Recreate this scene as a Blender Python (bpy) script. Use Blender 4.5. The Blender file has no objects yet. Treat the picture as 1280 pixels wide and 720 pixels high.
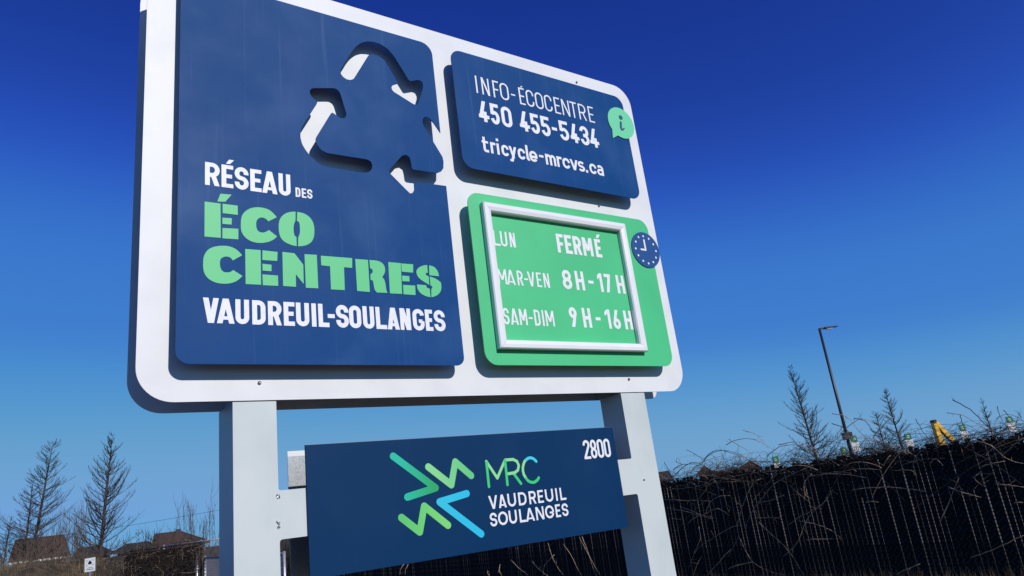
import bpy, bmesh, math, random
from mathutils import Vector, Matrix
from mathutils.geometry import delaunay_2d_cdt, tessellate_polygon
random.seed(11)
sc=bpy.context.scene; COL=sc.collection
rad=math.radians; PI=math.pi
# ---------------------------------------------------------------- camera
RIGHT=Vector((0.8258937,-0.5504389,-0.12213359)); UP=Vector((-0.06559485,-0.30894709,0.94881453)); BACK=Vector((-0.55999725,-0.77560861,-0.29126341))
cd=bpy.data.cameras.new('camera'); cam=bpy.data.objects.new('camera',cd); COL.objects.link(cam)
cam.matrix_world=Matrix(((RIGHT.x,UP.x,BACK.x,-0.29137),(RIGHT.y,UP.y,BACK.y,-2.42948),(RIGHT.z,UP.z,BACK.z,1.59817),(0,0,0,1)))
cd.sensor_width=36; cd.lens=25.107; cd.clip_end=5000; cd.clip_start=.05; sc.camera=cam
# ---------------------------------------------------------------- world and sun
SUN=Vector((0.15,-1.0,0.60)).normalized()
w=bpy.data.worlds.new("World"); sc.world=w; w.use_nodes=True
nt=w.node_tree; nt.nodes.clear()
sky=nt.nodes.new('ShaderNodeTexSky'); sky.sky_type='NISHITA'; sky.sun_disc=False
sky.sun_elevation=math.asin(SUN.z); sky.sun_rotation=math.atan2(SUN.x,SUN.y)
sky.altitude=3000; sky.air_density=1.0; sky.dust_density=0.0; sky.ozone_density=3.0
# a phone camera's rendering of a clear spring sky: one tone curve per colour channel over the whole dome
sp=nt.nodes.new('ShaderNodeSeparateColor'); cb=nt.nodes.new('ShaderNodeCombineColor'); nt.links.new(sky.outputs[0],sp.inputs[0])
CURVES=([(0,0),(.062,.012),(.119,.044),(.161,.053),(.212,.080),(.356,.145),(.533,.165),(.90,.150),(1.3,.25),(4,1.5)],
 [(0,0),(.118,.050),(.215,.185),(.291,.215),(.366,.280),(.533,.350),(.895,.372),(1.4,.45),(4,1.8)],
 [(0,0),(.238,.33),(.40,.595),(.546,.615),(.60,.62),(.90,.63),(1.4,.95),(4,2.8)])
for i,pt_ in enumerate(CURVES):
    m0=nt.nodes.new('ShaderNodeMath'); m0.operation='MULTIPLY'; m0.inputs[1].default_value=.1/4
    fc=nt.nodes.new('ShaderNodeFloatCurve'); cu=fc.mapping.curves[0]
    for k_,(x,y) in enumerate(pt_):
        if k_==0: cu.points[0].location=(0,0)
        elif k_==len(pt_)-1: cu.points[-1].location=(1,y/2)
        else: cu.points.new(x/4,y/2)
    fc.mapping.update()
    m2=nt.nodes.new('ShaderNodeMath'); m2.operation='MULTIPLY'; m2.inputs[1].default_value=20
    nt.links.new(sp.outputs[i],m0.inputs[0]); nt.links.new(m0.outputs[0],fc.inputs['Value']); nt.links.new(fc.outputs[0],m2.inputs[0]); nt.links.new(m2.outputs[0],cb.inputs[i])
bg=nt.nodes.new('ShaderNodeBackground'); bg.inputs[1].default_value=0.1
wo=nt.nodes.new('ShaderNodeOutputWorld')
nt.links.new(cb.outputs[0],bg.inputs[0]); nt.links.new(bg.outputs[0],wo.inputs[0])
ld=bpy.data.lights.new('sun','SUN'); ld.energy=3.85; ld.angle=rad(.5); ld.color=(1,.965,.92)
lo=bpy.data.objects.new('sun',ld); COL.objects.link(lo); lo.rotation_euler=SUN.to_track_quat('Z','Y').to_euler(); lo.location=(0,-20,20)
vs=sc.view_settings; vs.view_transform='Standard'; vs.look='None'; vs.gamma=1; vs.exposure=0; vs.use_curve_mapping=False
# ---------------------------------------------------------------- helpers
ID=Matrix.Identity(4)
def tag(o,label=None,cat=None,group=None,kind=None):
    if label: o['label']=label
    if cat: o['category']=cat
    if group: o['group']=group
    if kind: o['kind']=kind
    return o
def thing(name,label,cat,loc=(0,0,0),rz=0,group=None):
    o=bpy.data.objects.new(name,None); COL.objects.link(o); o.location=loc; o.rotation_euler=(0,0,rz); o.empty_display_size=.2
    return tag(o,label,cat,group)
def obj(name,me,mat=None,parent=None,world=False,label=None,kind=None):
    """link a mesh; world=True: its vertices are in world metres although its parent sits elsewhere"""
    if isinstance(me,bmesh.types.BMesh):
        m=bpy.data.meshes.new(name); me.to_mesh(m); me.free(); me=m
    elif isinstance(me,tuple):
        m=bpy.data.meshes.new(name); m.from_pydata(*me); m.update(); me=m
    if mat is not None and not me.materials:
        for k in (mat if isinstance(mat,(list,tuple)) else [mat]): me.materials.append(k)
    o=bpy.data.objects.new(name,me); COL.objects.link(o)
    if parent:
        o.parent=parent
        if world and parent.type=='EMPTY': o.matrix_parent_inverse=(Matrix.Translation(parent.location)@parent.rotation_euler.to_matrix().to_4x4()).inverted()
    tag(o,label,None,None,kind); return o
def smooth(me): 
    for p in me.polygons: p.use_smooth=True
class MB:
    def __init__(s): s.v=[]; s.f=[]
    def box(s,x0,x1,y0,y1,z0,z1,M=None):
        n=len(s.v); P=[(x,y,z) for z in (z0,z1) for y in (y0,y1) for x in (x0,x1)]
        s.v+= [tuple(M@Vector(p)) for p in P] if M else P
        for q in ((0,2,3,1),(4,5,7,6),(0,1,5,4),(2,6,7,3),(0,4,6,2),(1,3,7,5)): s.f.append(tuple(n+i for i in q))
        return s
    def tube(s,pts,rs,n=5,cap=True):
        pts=[Vector(p) for p in pts]
        if not isinstance(rs,(list,tuple)): rs=[rs]*len(pts)
        base=len(s.v); k=len(pts)
        t0=(pts[1]-pts[0]); a=t0.orthogonal().normalized()
        for i,p in enumerate(pts):
            t=(pts[min(i+1,k-1)]-pts[max(i-1,0)])
            if t.length<1e-9: t=t0
            t.normalize(); a=(a-t*a.dot(t)); a=a.normalized() if a.length>1e-6 else t.orthogonal().normalized(); b=t.cross(a)
            for j in range(n):
                q=p+(a*math.cos(2*PI*j/n)+b*math.sin(2*PI*j/n))*rs[i]; s.v.append(tuple(q))
        for i in range(k-1):
            for j in range(n):
                s.f.append((base+i*n+j,base+i*n+(j+1)%n,base+(i+1)*n+(j+1)%n,base+(i+1)*n+j))
        if cap: s.f.append(tuple(base+j for j in range(n))[::-1]); s.f.append(tuple(base+(k-1)*n+j for j in range(n)))
        return s
    def quad(s,*p):
        n=len(s.v); s.v+=[tuple(q) for q in p]; s.f.append(tuple(range(n,n+len(p)))); return s
    def build(s,name,mat,parent=None,sm=False,**k):
        me=bpy.data.meshes.new(name); me.from_pydata(s.v,[],s.f); me.update()
        if sm: smooth(me)
        return obj(name,me,mat,parent,**k)
def arc(cx,cy,rx,ry,d0,d1,n=8):
    return [(cx+rx*math.cos(rad(d0+(d1-d0)*i/n)),cy+ry*math.sin(rad(d0+(d1-d0)*i/n))) for i in range(n+1)]
def rrect(x0,x1,z0,z1,r,n=8):
    return arc(x1-r,z1-r,r,r,0,90,n)+arc(x0+r,z1-r,r,r,90,180,n)+arc(x0+r,z0+r,r,r,180,270,n)+arc(x1-r,z0+r,r,r,270,360,n)
def fillet(poly,r,n=5):
    """round the corners of a closed polygon; r: one radius or one per corner"""
    out=[]; N=len(poly)
    for i,p in enumerate(poly):
        rr=r[i] if isinstance(r,(list,tuple)) else r
        p=Vector(p); a=Vector(poly[i-1])-p; b=Vector(poly[(i+1)%N])-p
        if rr<=0: out.append(tuple(p)); continue
        ang=a.angle(b); d=min(rr/math.tan(ang/2),a.length*.48,b.length*.48); a=p+a.normalized()*d; b=p+b.normalized()*d
        for k in range(n+1):
            t=k/n; q=a*(1-t)**2+p*2*t*(1-t)+b*t*t; out.append((q.x,q.y))
    return out
ZB=2.04   # height of the main board's lower edge above ground
def plate(name,outer,holes,yf,th,mat,parent,label=None,bev=True):
    """flat cut sheet in the x-z plane: front face at y=yf, thickness th; coordinates in metres from the board's lower left corner"""
    loops=[outer]+list(holes); co=[p for l in loops for p in l]
    tris=tessellate_polygon([[Vector((x,z,0)) for x,z in l] for l in loops])
    N=len(co); v=[(x,yf,z+ZB) for x,z in co]+[(x,yf+th,z+ZB) for x,z in co]; f=[]
    for a,b,c in tris:
        (x0,z0),(x1,z1),(x2,z2)=co[a],co[b],co[c]
        ar=(x1-x0)*(z2-z0)-(x2-x0)*(z1-z0)
        if abs(ar)<1e-12: continue
        if ar<0: b,c=c,b
        f.append((a,b,c)); f.append((N+a,N+c,N+b))
    s=0
    for l in loops:
        A=sum(l[i-1][0]*l[i][1]-l[i][0]*l[i-1][1] for i in range(len(l)))
        for i in range(len(l)):
            a,b=s+i,s+(i+1)%len(l)
            if (A>0)==(s==0): a,b=b,a
            f.append((a,b,N+b,N+a))
        s+=len(l)
    return obj(name,(v,[],f),mat,parent,world=True,label=label)
def union_plate(name,polys,yf,th,mat,parent,label=None):
    """several overlapping flat polygons made into one sheet without doubled faces"""
    co=[];fa=[]
    for p in polys:
        A=sum(p[i-1][0]*p[i][1]-p[i][0]*p[i-1][1] for i in range(len(p)))
        if abs(A)<1e-9: continue
        if A<0: p=p[::-1]
        n=len(co); co+=[Vector(q) for q in p]; fa.append(list(range(n,n+len(p))))
    V,E,F,ov,oe,of=delaunay_2d_cdt(co,[],fa,1,1e-6)
    F=[f for f,o in zip(F,of) if len(o)]
    N=len(V); v=[(p.x,yf,p.y+ZB) for p in V]+[(p.x,yf+th,p.y+ZB) for p in V]; f=[]; cnt={}
    for t in F:
        A=sum(V[t[i-1]].x*V[t[i]].y-V[t[i]].x*V[t[i-1]].y for i in range(len(t)))
        t=list(t) if A>0 else list(t)[::-1]
        f.append(t)
        for i in range(len(t)):
            e=(t[i-1],t[i]); cnt[e]=1
    for a,b in list(cnt):
        if (b,a) not in cnt: f.append((b,a,N+a,N+b))
    return obj(name,(v,[],f),mat,parent,world=True,label=label)
# ---------------------------------------------------------------- materials
def M(name,col,rough=.6,metal=0.,spec=.5,noise=None,bump=None,coat=0,fn=None):
    m=bpy.data.materials.new(name); m.use_nodes=True; n=m.node_tree; b=n.nodes['Principled BSDF']
    b.inputs['Base Color'].default_value=(*col,1); b.inputs['Roughness'].default_value=rough; b.inputs['Metallic'].default_value=metal
    b.inputs['Specular IOR Level'].default_value=spec; b.inputs['Coat Weight'].default_value=coat
    tc=n.nodes.new('ShaderNodeTexCoord'); mp=n.nodes.new('ShaderNodeMapping'); n.links.new(tc.outputs['Object'],mp.inputs[0])
    if noise:   # (scale, other colour, low, high, stretch)
        s,c2,lo_,hi,st=noise; mp.inputs['Scale'].default_value=st
        t=n.nodes.new('ShaderNodeTexNoise'); t.inputs['Scale'].default_value=s; t.inputs['Detail'].default_value=6; n.links.new(mp.outputs[0],t.inputs[0])
        r=n.nodes.new('ShaderNodeMapRange'); r.inputs[1].default_value=lo_; r.inputs[2].default_value=hi; n.links.new(t.outputs[0],r.inputs[0])
        x=n.nodes.new('ShaderNodeMix'); x.data_type='RGBA'; x.inputs[6].default_value=(*col,1); x.inputs[7].default_value=(*c2,1)
        n.links.new(r.outputs[0],x.inputs[0]); n.links.new(x.outputs[2],b.inputs['Base Color'])
    if bump:
        s,st=bump; t=n.nodes.new('ShaderNodeTexNoise'); t.inputs['Scale'].default_value=s; t.inputs['Detail'].default_value=4; n.links.new(tc.outputs['Object'],t.inputs[0])
        u=n.nodes.new('ShaderNodeBump'); u.inputs['Strength'].default_value=st; u.inputs['Distance'].default_value=.002; n.links.new(t.outputs[0],u.inputs['Height']); n.links.new(u.outputs[0],b.inputs['Normal'])
    if fn: fn(n,b,tc)
    return m
def dusty(n,b,tc,c0,amt=.5):
    """dust specks, rain streaks and pale smears laid over a paint colour"""
    nd=n.nodes.new; L=n.links.new
    def rng(src,a,c,d,e):
        r=nd('ShaderNodeMapRange'); r.inputs[1].default_value=a; r.inputs[2].default_value=c; r.inputs[3].default_value=d; r.inputs[4].default_value=e; L(src,r.inputs[0]); return r.outputs[0]
    def noise(scale,st,det=5):
        mp=nd('ShaderNodeMapping'); mp.inputs['Scale'].default_value=st; L(tc.outputs['Object'],mp.inputs[0])
        t=nd('ShaderNodeTexNoise'); t.inputs['Scale'].default_value=scale; t.inputs['Detail'].default_value=det; L(mp.outputs[0],t.inputs[0]); return t.outputs[0]
    a=rng(noise(1.0,(60,1,1.3),3),.60,.82,0,.40*amt)      # vertical rain streaks
    c=rng(noise(260,(1,1,1),2),.66,.80,0,.35*amt)          # specks
    d=rng(noise(3.2,(1,1,1),7),.50,.85,0,.45*amt)          # cloudy smears
    s1=nd('ShaderNodeMath'); s1.operation='ADD'; L(a,s1.inputs[0]); L(c,s1.inputs[1])
    s2=nd('ShaderNodeMath'); s2.operation='ADD'; L(s1.outputs[0],s2.inputs[0]); L(d,s2.inputs[1]); s2.use_clamp=True
    x=nd('ShaderNodeMix'); x.data_type='RGBA'; x.inputs[6].default_value=(*c0,1); x.inputs[7].default_value=(.09,.18,.36,1)
    L(s2.outputs[0],x.inputs[0]); L(x.outputs[2],b.inputs['Base Color'])
    rr=rng(noise(5,(1,1,1),5),.35,.7,.50,.58); L(rr,b.inputs['Roughness'])
BLUE=(.0015,.050,.185); GREEN=(.062,.50,.205)
m_white=M('white_powder_coat',(.70,.705,.71),.45,0,.25,(5,(.66,.665,.675),.45,.62,(1,1,1)),(900,.05))
m_post=M('pale_grey_paint',(.54,.58,.57),.45,0,.35,(3.5,(.45,.50,.49),.42,.75,(1.5,1.5,.8)),(600,.08))
m_blue=M('navy_panel_paint',BLUE,.55,0,.10,fn=lambda n,b,tc:dusty(n,b,tc,BLUE,.62))
m_blue2=M('clean_navy_paint',(.0008,.029,.092),0.5,0,.10,fn=lambda n,b,tc:dusty(n,b,tc,(.0008,.029,.092),.10))
m_edge=M('navy_letter_ink',(.01,.06,.13),.5)
m_green=M('green_panel_paint',GREEN,.5,0,.4,(3,(.055,.45,.18),.4,.7,(1,1,1)))
m_gletter=M('mint_green_vinyl',(.105,.52,.21),.5,0,.3)
m_wletter=M('white_vinyl',(.74,.74,.76),.5,0,.3,(60,(.66,.66,.69),.5,.7,(1,1,1)))
m_frame=M('satin_white_aluminium',(.76,.76,.76),.28,.0,.6,(8,(.72,.72,.73),.4,.7,(1,1,1)))
m_galv=M('galvanized_sheet',(.42,.44,.46),.42,.75,.5,(320,(.26,.29,.31),.42,.62,(1,1,1)))
m_steel=M('bolt_steel',(.30,.30,.31),.35,.9)
m_black=M('black_plastic_slat',(.007,.007,.009),.7,0,.12,(9,(.012,.011,.012),.4,.7,(1,1,.3)))
m_wire=M('black_coated_wire',(.022,.020,.02),.45,0,.4)
m_gwire=M('galvanized_wire',(.16,.155,.15),.6,.2)
m_pipe=M('galvanized_pipe',(.45,.46,.47),.4,.6,.5,(30,(.32,.32,.33),.45,.7,(1,1,1)))
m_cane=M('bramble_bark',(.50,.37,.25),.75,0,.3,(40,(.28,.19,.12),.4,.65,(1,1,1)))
m_cane2=M('dark_bramble_tone',(.035,.026,.024),.75,0,.2,(40,(.075,.055,.04),.45,.65,(1,1,1)))  # darker copy of the cane colour; also paints the silhouettes against the sky
m_bark=M('larch_bark',(.035,.028,.028),.85,0,.2,(12,(.075,.06,.05),.4,.65,(1,1,.3)))
m_bark2=M('grey_birch_bark',(.13,.10,.08),.85,0,.2,(12,(.08,.06,.05),.4,.65,(1,1,.3)))
m_leaf=M('dry_brown_leaf',(.045,.038,.022),.7,0,.3,(3,(.07,.06,.03),.4,.6,(1,1,1)))
def ground_fn(n,b,tc):
    nd=n.nodes.new; L=n.links.new
    t=nd('ShaderNodeTexNoise'); t.inputs['Scale'].default_value=.22; t.inputs['Detail'].default_value=8; L(tc.outputs['Object'],t.inputs[0])
    t2=nd('ShaderNodeTexNoise'); t2.inputs['Scale'].default_value=9; t2.inputs['Detail'].default_value=8; L(tc.outputs['Object'],t2.inputs[0])
    r=nd('ShaderNodeValToRGB'); r.color_ramp.elements[0].position=.38; r.color_ramp.elements[0].color=(.045,.042,.025,1); r.color_ramp.elements[1].position=.62; r.color_ramp.elements[1].color=(.13,.108,.068,1); L(t.outputs[0],r.inputs[0])
    r2=nd('ShaderNodeValToRGB'); r2.color_ramp.elements[0].position=.35; r2.color_ramp.elements[0].color=(.45,.45,.45,1); r2.color_ramp.elements[1].position=.7; r2.color_ramp.elements[1].color=(1,1,1,1); L(t2.outputs[0],r2.inputs[0])
    x=nd('ShaderNodeMix'); x.data_type='RGBA'; x.blend_type='MULTIPLY'; x.inputs[0].default_value=1; L(r.outputs[0],x.inputs[6]); L(r2.outputs[0],x.inputs[7]); L(x.outputs[2],b.inputs['Base Color'])
m_ground=M('dry_spring_grass',(.3,.25,.15),.95,0,.1,fn=ground_fn)
m_asphalt=M('gravelly_yard',(.15,.125,.095),.95,0,.1,(3,(.23,.19,.13),.4,.7,(1,1,1)))
m_grassblade=M('straw_grass',(.20,.145,.085),.9,0,.2,(1.3,(.06,.05,.03),.4,.65,(1,1,1)))
m_soil=M('brushy_bank_soil',(.045,.038,.025),.95,0,.1,(2.2,(.11,.08,.05),.42,.62,(1,1,1)))
m_shingle=M('brown_shingle',(.060,.036,.027),.9,0,.2,(14,(.09,.055,.040),.4,.65,(1,1,3)))
m_shingle2=M('charcoal_shingle',(.035,.033,.035),.9,0,.2,(14,(.055,.05,.05),.4,.65,(1,1,3)))
m_brick=M('tan_brick_wall',(.25,.18,.13),.85,0,.2,(20,(.19,.13,.09),.4,.65,(1,1,3)))
m_fascia=M('white_fascia',(.7,.69,.66),.6)
m_glass=M('dark_window_glass',(.02,.025,.03),.12,0,.6)
m_cream=M('cream_gable',(.62,.56,.42),.8,0,.2,(10,(.5,.45,.34),.4,.65,(1,1,1)))
m_yellow=M('excavator_yellow',(.85,.50,.03),.45,0,.5,(6,(.62,.28,.02),.5,.7,(1,1,1)))
m_rubber=M('dark_rubber',(.02,.02,.02),.7)
m_signg=M('sign_green',(.02,.17,.07),.4)
m_lamp=M('dark_bronze_paint',(.018,.016,.018),.45)
m_lens=M('clear_lamp_lens',(.75,.76,.78),.25,0,.6)

TXT={
'RESEAU':(0.7339,0.8209,[('R',0.186,0.234),('É',0.24,0.279),('S',0.284,0.331),('E',0.337,0.376),('A',0.378,0.432),('U',0.437,0.48)]),
'DES':(0.7354,0.7732,[('D',0.498,0.516),('E',0.521,0.538),('S',0.541,0.561)]),
'VS':(0.2431,0.3283,[('V',0.181,0.23),('A',0.224,0.279),('U',0.282,0.326),('D',0.336,0.38),('R',0.388,0.434),('E',0.441,0.479),('U',0.484,0.53),('I',0.539,0.555),('L',0.563,0.602),('-',0.597,0.623),('S',0.628,0.675),('O',0.677,0.723),('U',0.73,0.774),('L',0.781,0.824),('A',0.826,0.875),('N',0.879,0.923),('G',0.932,0.981),('E',0.986,1.018),('S',1.024,1.073)]),
'INFO':(1.3902,1.4827,[('I',1.358,1.366),('N',1.39,1.432),('F',1.453,1.486),('O',1.493,1.542),('-',1.555,1.579),('É',1.603,1.636),('C',1.645,1.69),('O',1.699,1.747),('C',1.756,1.802),('E',1.817,1.853),('N',1.865,1.913),('T',1.919,1.962),('R',1.974,2.022),('E',2.039,2.076)]),
'450':(1.2437,1.3521,[('4',1.355,1.411),('5',1.419,1.469),('0',1.481,1.54),('4',1.583,1.641),('5',1.648,1.701),('5',1.71,1.766),('-',1.777,1.809),('5',1.823,1.882),('4',1.892,1.947),('3',1.957,2.014),('4',2.019,2.078)]),
'tri':(1.0862,1.1678,[('t',1.352,1.386),('r',1.397,1.425),('i',1.427,1.448),('c',1.456,1.497),('y',1.498,1.541),('c',1.547,1.59),('l',1.595,1.613),('e',1.613,1.66),('-',1.671,1.697),('m',1.708,1.77),('r',1.777,1.808),('c',1.811,1.858),('v',1.859,1.908),('s',1.908,1.951),('.',1.955,1.974),('c',1.982,2.028),('a',2.031,2.074)]),
'LUN':(0.6348,0.7045,[('L',1.349,1.385),('U',1.387,1.422),('N',1.435,1.465)]),
'FER':(0.6365,0.7299,[('F',1.699,1.739),('E',1.746,1.787),('R',1.796,1.845),('M',1.853,1.914),('É',1.93,1.968)]),
'8H':(0.4615,0.5540,[('8',1.699,1.753),('H',1.776,1.827),('-',1.852,1.884),('1',1.911,1.94),('7',1.954,1.994),('H',2.029,2.079)]),
'MV':(0.4602,0.5281,[('M',1.349,1.394),('A',1.394,1.438),('R',1.449,1.48),('-',1.485,1.506),('V',1.505,1.543),('E',1.553,1.58),('N',1.591,1.623)]),
'SD':(0.2827,0.3542,[('S',1.351,1.382),('A',1.388,1.428),('M',1.434,1.474),('-',1.482,1.503),('D',1.512,1.543),('I',1.554,1.564),('M',1.573,1.619)]),
'9H':(0.2845,0.3767,[('9',1.707,1.752),('H',1.784,1.833),('-',1.86,1.89),('1',1.919,1.952),('6',1.966,2.012),('H',2.038,2.087)]),
'VAUD':(-0.4394,-0.3902,[('V',1.218,1.258),('A',1.262,1.298),('U',1.305,1.344),('D',1.356,1.394),('R',1.407,1.441),('E',1.45,1.478),('U',1.488,1.528),('I',1.54,1.55),('L',1.563,1.593)]),
'SOUL':(-0.5026,-0.4531,[('S',1.215,1.247),('O',1.252,1.296),('U',1.302,1.339),('L',1.351,1.381),('A',1.381,1.423),('N',1.431,1.47),('G',1.477,1.521),('E',1.529,1.554),('S',1.562,1.594)]),
'2800':(-0.2855,-0.2057,[('2',1.721,1.758),('8',1.76,1.796),('0',1.799,1.835),('0',1.838,1.874)]),
}
STENCIL=[
[(0.185,0.670),(0.236,0.670),(0.237,0.543),(0.185,0.542)],
[(0.236,0.707),(0.273,0.709),(0.252,0.679),(0.226,0.676)],
[(0.243,0.670),(0.293,0.670),(0.293,0.635),(0.243,0.635)],
[(0.242,0.618),(0.273,0.620),(0.272,0.596),(0.242,0.595)],
[(0.242,0.580),(0.294,0.583),(0.294,0.544),(0.242,0.542)],
[(0.427,0.644),(0.411,0.663),(0.392,0.673),(0.365,0.675),(0.337,0.668),(0.314,0.649),(0.304,0.628),(0.302,0.593),(0.304,0.573),(0.315,0.554),(0.335,0.541),(0.362,0.537),(0.390,0.543),(0.413,0.555),(0.426,0.570),(0.398,0.591),(0.388,0.583),(0.377,0.578),(0.363,0.580),(0.356,0.589),(0.354,0.604),(0.355,0.619),(0.361,0.630),(0.373,0.637),(0.387,0.634),(0.397,0.624)],
[(0.495,0.675),(0.494,0.637),(0.487,0.626),(0.485,0.594),(0.489,0.579),(0.495,0.576),(0.495,0.540),(0.476,0.542),(0.450,0.552),(0.437,0.568),(0.432,0.593),(0.433,0.624),(0.441,0.646),(0.458,0.664),(0.478,0.672)],
[(0.501,0.675),(0.527,0.673),(0.548,0.660),(0.560,0.640),(0.563,0.614),(0.560,0.582),(0.549,0.560),(0.527,0.545),(0.500,0.540),(0.501,0.576),(0.506,0.584),(0.509,0.597),(0.509,0.626),(0.506,0.636),(0.499,0.639)],
[(0.306,0.487),(0.290,0.505),(0.269,0.515),(0.245,0.516),(0.217,0.510),(0.197,0.498),(0.184,0.477),(0.181,0.454),(0.181,0.430),(0.186,0.407),(0.201,0.390),(0.222,0.381),(0.247,0.379),(0.272,0.384),(0.291,0.395),(0.306,0.412),(0.276,0.431),(0.268,0.423),(0.255,0.420),(0.243,0.422),(0.235,0.433),(0.233,0.454),(0.236,0.468),(0.247,0.476),(0.258,0.478),(0.269,0.474),(0.275,0.465)],
[(0.316,0.511),(0.368,0.512),(0.367,0.385),(0.316,0.384)],
[(0.374,0.512),(0.426,0.511),(0.424,0.477),(0.373,0.476)],
[(0.373,0.462),(0.404,0.461),(0.403,0.437),(0.373,0.437)],
[(0.372,0.423),(0.425,0.423),(0.425,0.385),(0.373,0.384)],
[(0.443,0.513),(0.486,0.512),(0.516,0.471),(0.515,0.398),(0.488,0.433),(0.487,0.386),(0.442,0.386)],
[(0.522,0.512),(0.567,0.514),(0.567,0.386),(0.522,0.385)],
[(0.582,0.512),(0.702,0.514),(0.700,0.475),(0.668,0.475),(0.666,0.386),(0.614,0.385),(0.615,0.474),(0.582,0.475)],
[(0.714,0.512),(0.765,0.513),(0.764,0.385),(0.714,0.386)],
[(0.771,0.513),(0.804,0.514),(0.825,0.505),(0.833,0.489),(0.832,0.470),(0.824,0.456),(0.818,0.448),(0.826,0.440),(0.830,0.422),(0.831,0.398),(0.835,0.386),(0.792,0.385),(0.783,0.395),(0.781,0.418),(0.779,0.431),(0.770,0.434),(0.771,0.456),(0.779,0.461),(0.782,0.471),(0.778,0.478),(0.771,0.480)],
[(0.848,0.512),(0.901,0.512),(0.896,0.386),(0.845,0.385)],
[(0.903,0.511),(0.954,0.512),(0.951,0.477),(0.902,0.477)],
[(0.902,0.461),(0.933,0.461),(0.932,0.439),(0.901,0.438)],
[(0.903,0.423),(0.955,0.424),(0.953,0.385),(0.902,0.385)],
[(1.016,0.515),(0.990,0.509),(0.968,0.493),(0.964,0.476),(0.974,0.454),(1.017,0.431),(1.019,0.466),(1.006,0.472),(1.007,0.480),(1.016,0.482)],
[(1.024,0.514),(1.047,0.511),(1.063,0.492),(1.065,0.471),(1.022,0.472)],
[(1.023,0.467),(1.051,0.460),(1.071,0.445),(1.072,0.422),(1.063,0.402),(1.044,0.387),(1.022,0.380),(1.024,0.415),(1.031,0.421),(1.027,0.428),(1.022,0.430)],
[(0.963,0.429),(1.003,0.429),(1.005,0.419),(1.018,0.415),(1.018,0.380),(0.996,0.383),(0.974,0.394),(0.963,0.412)],
]
CUT1=[(0.7,1.33),(0.701,1.318),(0.707,1.306),(0.718,1.297),(0.734,1.293),(0.751,1.299),(0.759,1.309),(0.831,1.441),(0.839,1.448),(0.857,1.454),(0.878,1.453),(0.897,1.442),(0.911,1.424),(0.956,1.341),(0.957,1.336),(0.953,1.332),(0.937,1.326),(0.926,1.315),(0.925,1.302),(0.93,1.291),(1.027,1.249),(1.038,1.25),(1.048,1.258),(1.081,1.355),(1.078,1.372),(1.07,1.38),(1.057,1.38),(1.018,1.363),(1.013,1.364),(0.951,1.472),(0.922,1.503),(0.887,1.517),(0.857,1.518),(0.826,1.511),(0.8,1.495),(0.776,1.47),(0.76,1.443)]
CUT2=[(0.568,1.198),(0.572,1.209),(0.582,1.217),(0.67,1.239),(0.683,1.238),(0.693,1.227),(0.717,1.13),(0.713,1.116),(0.701,1.106),(0.688,1.107),(0.658,1.125),(0.653,1.123),(0.586,0.999),(0.583,0.987),(0.587,0.971),(0.597,0.955),(0.612,0.942),(0.636,0.94),(0.789,0.943),(0.803,0.941),(0.812,0.929),(0.812,0.911),(0.803,0.892),(0.785,0.882),(0.765,0.88),(0.633,0.879),(0.601,0.884),(0.571,0.904),(0.547,0.93),(0.53,0.959),(0.524,0.992),(0.527,1.018),(0.535,1.038),(0.598,1.153),(0.597,1.161),(0.58,1.171),(0.57,1.184)]
CUT3=[(1.139,1.139),(1.113,1.18),(1.097,1.196),(1.082,1.201),(1.069,1.198),(1.06,1.182),(1.059,1.165),(1.067,1.147),(1.14,1.02),(1.143,0.999),(1.139,0.966),(1.127,0.949),(1.107,0.938),(1.094,0.937),(0.994,0.934),(0.987,0.941),(0.985,0.97),(0.981,0.989),(0.966,0.997),(0.947,0.989),(0.885,0.914),(0.882,0.902),(0.958,0.831),(0.97,0.821),(0.983,0.827),(0.991,0.843),(0.992,0.873),(0.998,0.877),(1.082,0.881),(1.144,0.885)]
CANE_A=[[(4.85,1.53),(4.72,1.56),(4.51,1.55),(4.35,1.55),(4.15,1.49),(3.92,1.39)],[(4.87,1.42),(4.67,1.41),(4.45,1.37),(4.25,1.36),(4.03,1.32)],[(4.03,1.57),(4.1,1.48),(4.26,1.35),(4.29,1.31)],[(4.51,1.04),(4.33,1.12),(4.17,1.15),(3.93,1.21),(3.78,1.1)],[(4.82,1.29),(4.6,1.24),(4.41,1.19),(4.29,1.13)],[(4.59,1.28),(4.41,1.22),(4.23,1.13),(4.09,1.07)],[(4.16,1.15),(4.04,1.3),(3.85,1.38),(3.7,1.37)],[(4.19,1.72),(3.93,1.67),(3.79,1.62),(3.5,1.55),(3.45,1.5)],[(4.31,2.11),(4.18,2.04),(4.04,1.94),(3.91,1.74),(3.77,1.53)],[(4.59,1.77),(4.36,1.88),(4.19,1.91),(4.08,1.87),(3.93,1.74)],[(4.08,1.86),(3.94,1.96),(3.77,2.01),(3.59,2.0),(3.45,1.95),(3.36,1.89)],[(4.59,1.85),(4.39,1.9),(4.05,1.89),(3.67,1.95)],[(3.86,1.96),(3.74,1.85),(3.62,1.72)],[(4.3,1.76),(4.16,1.84),(4.02,1.87)],[(4.52,1.96),(4.42,1.91)],[(4.75,1.98),(4.7,1.92),(4.66,1.82)],[(3.82,1.49),(3.79,1.31),(3.79,1.14)],[(4.3,1.15),(4.05,1.09)],[(4.81,1.14),(4.58,1.09)],[(3.92,1.65),(3.85,1.52),(3.79,1.44)]]
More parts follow.
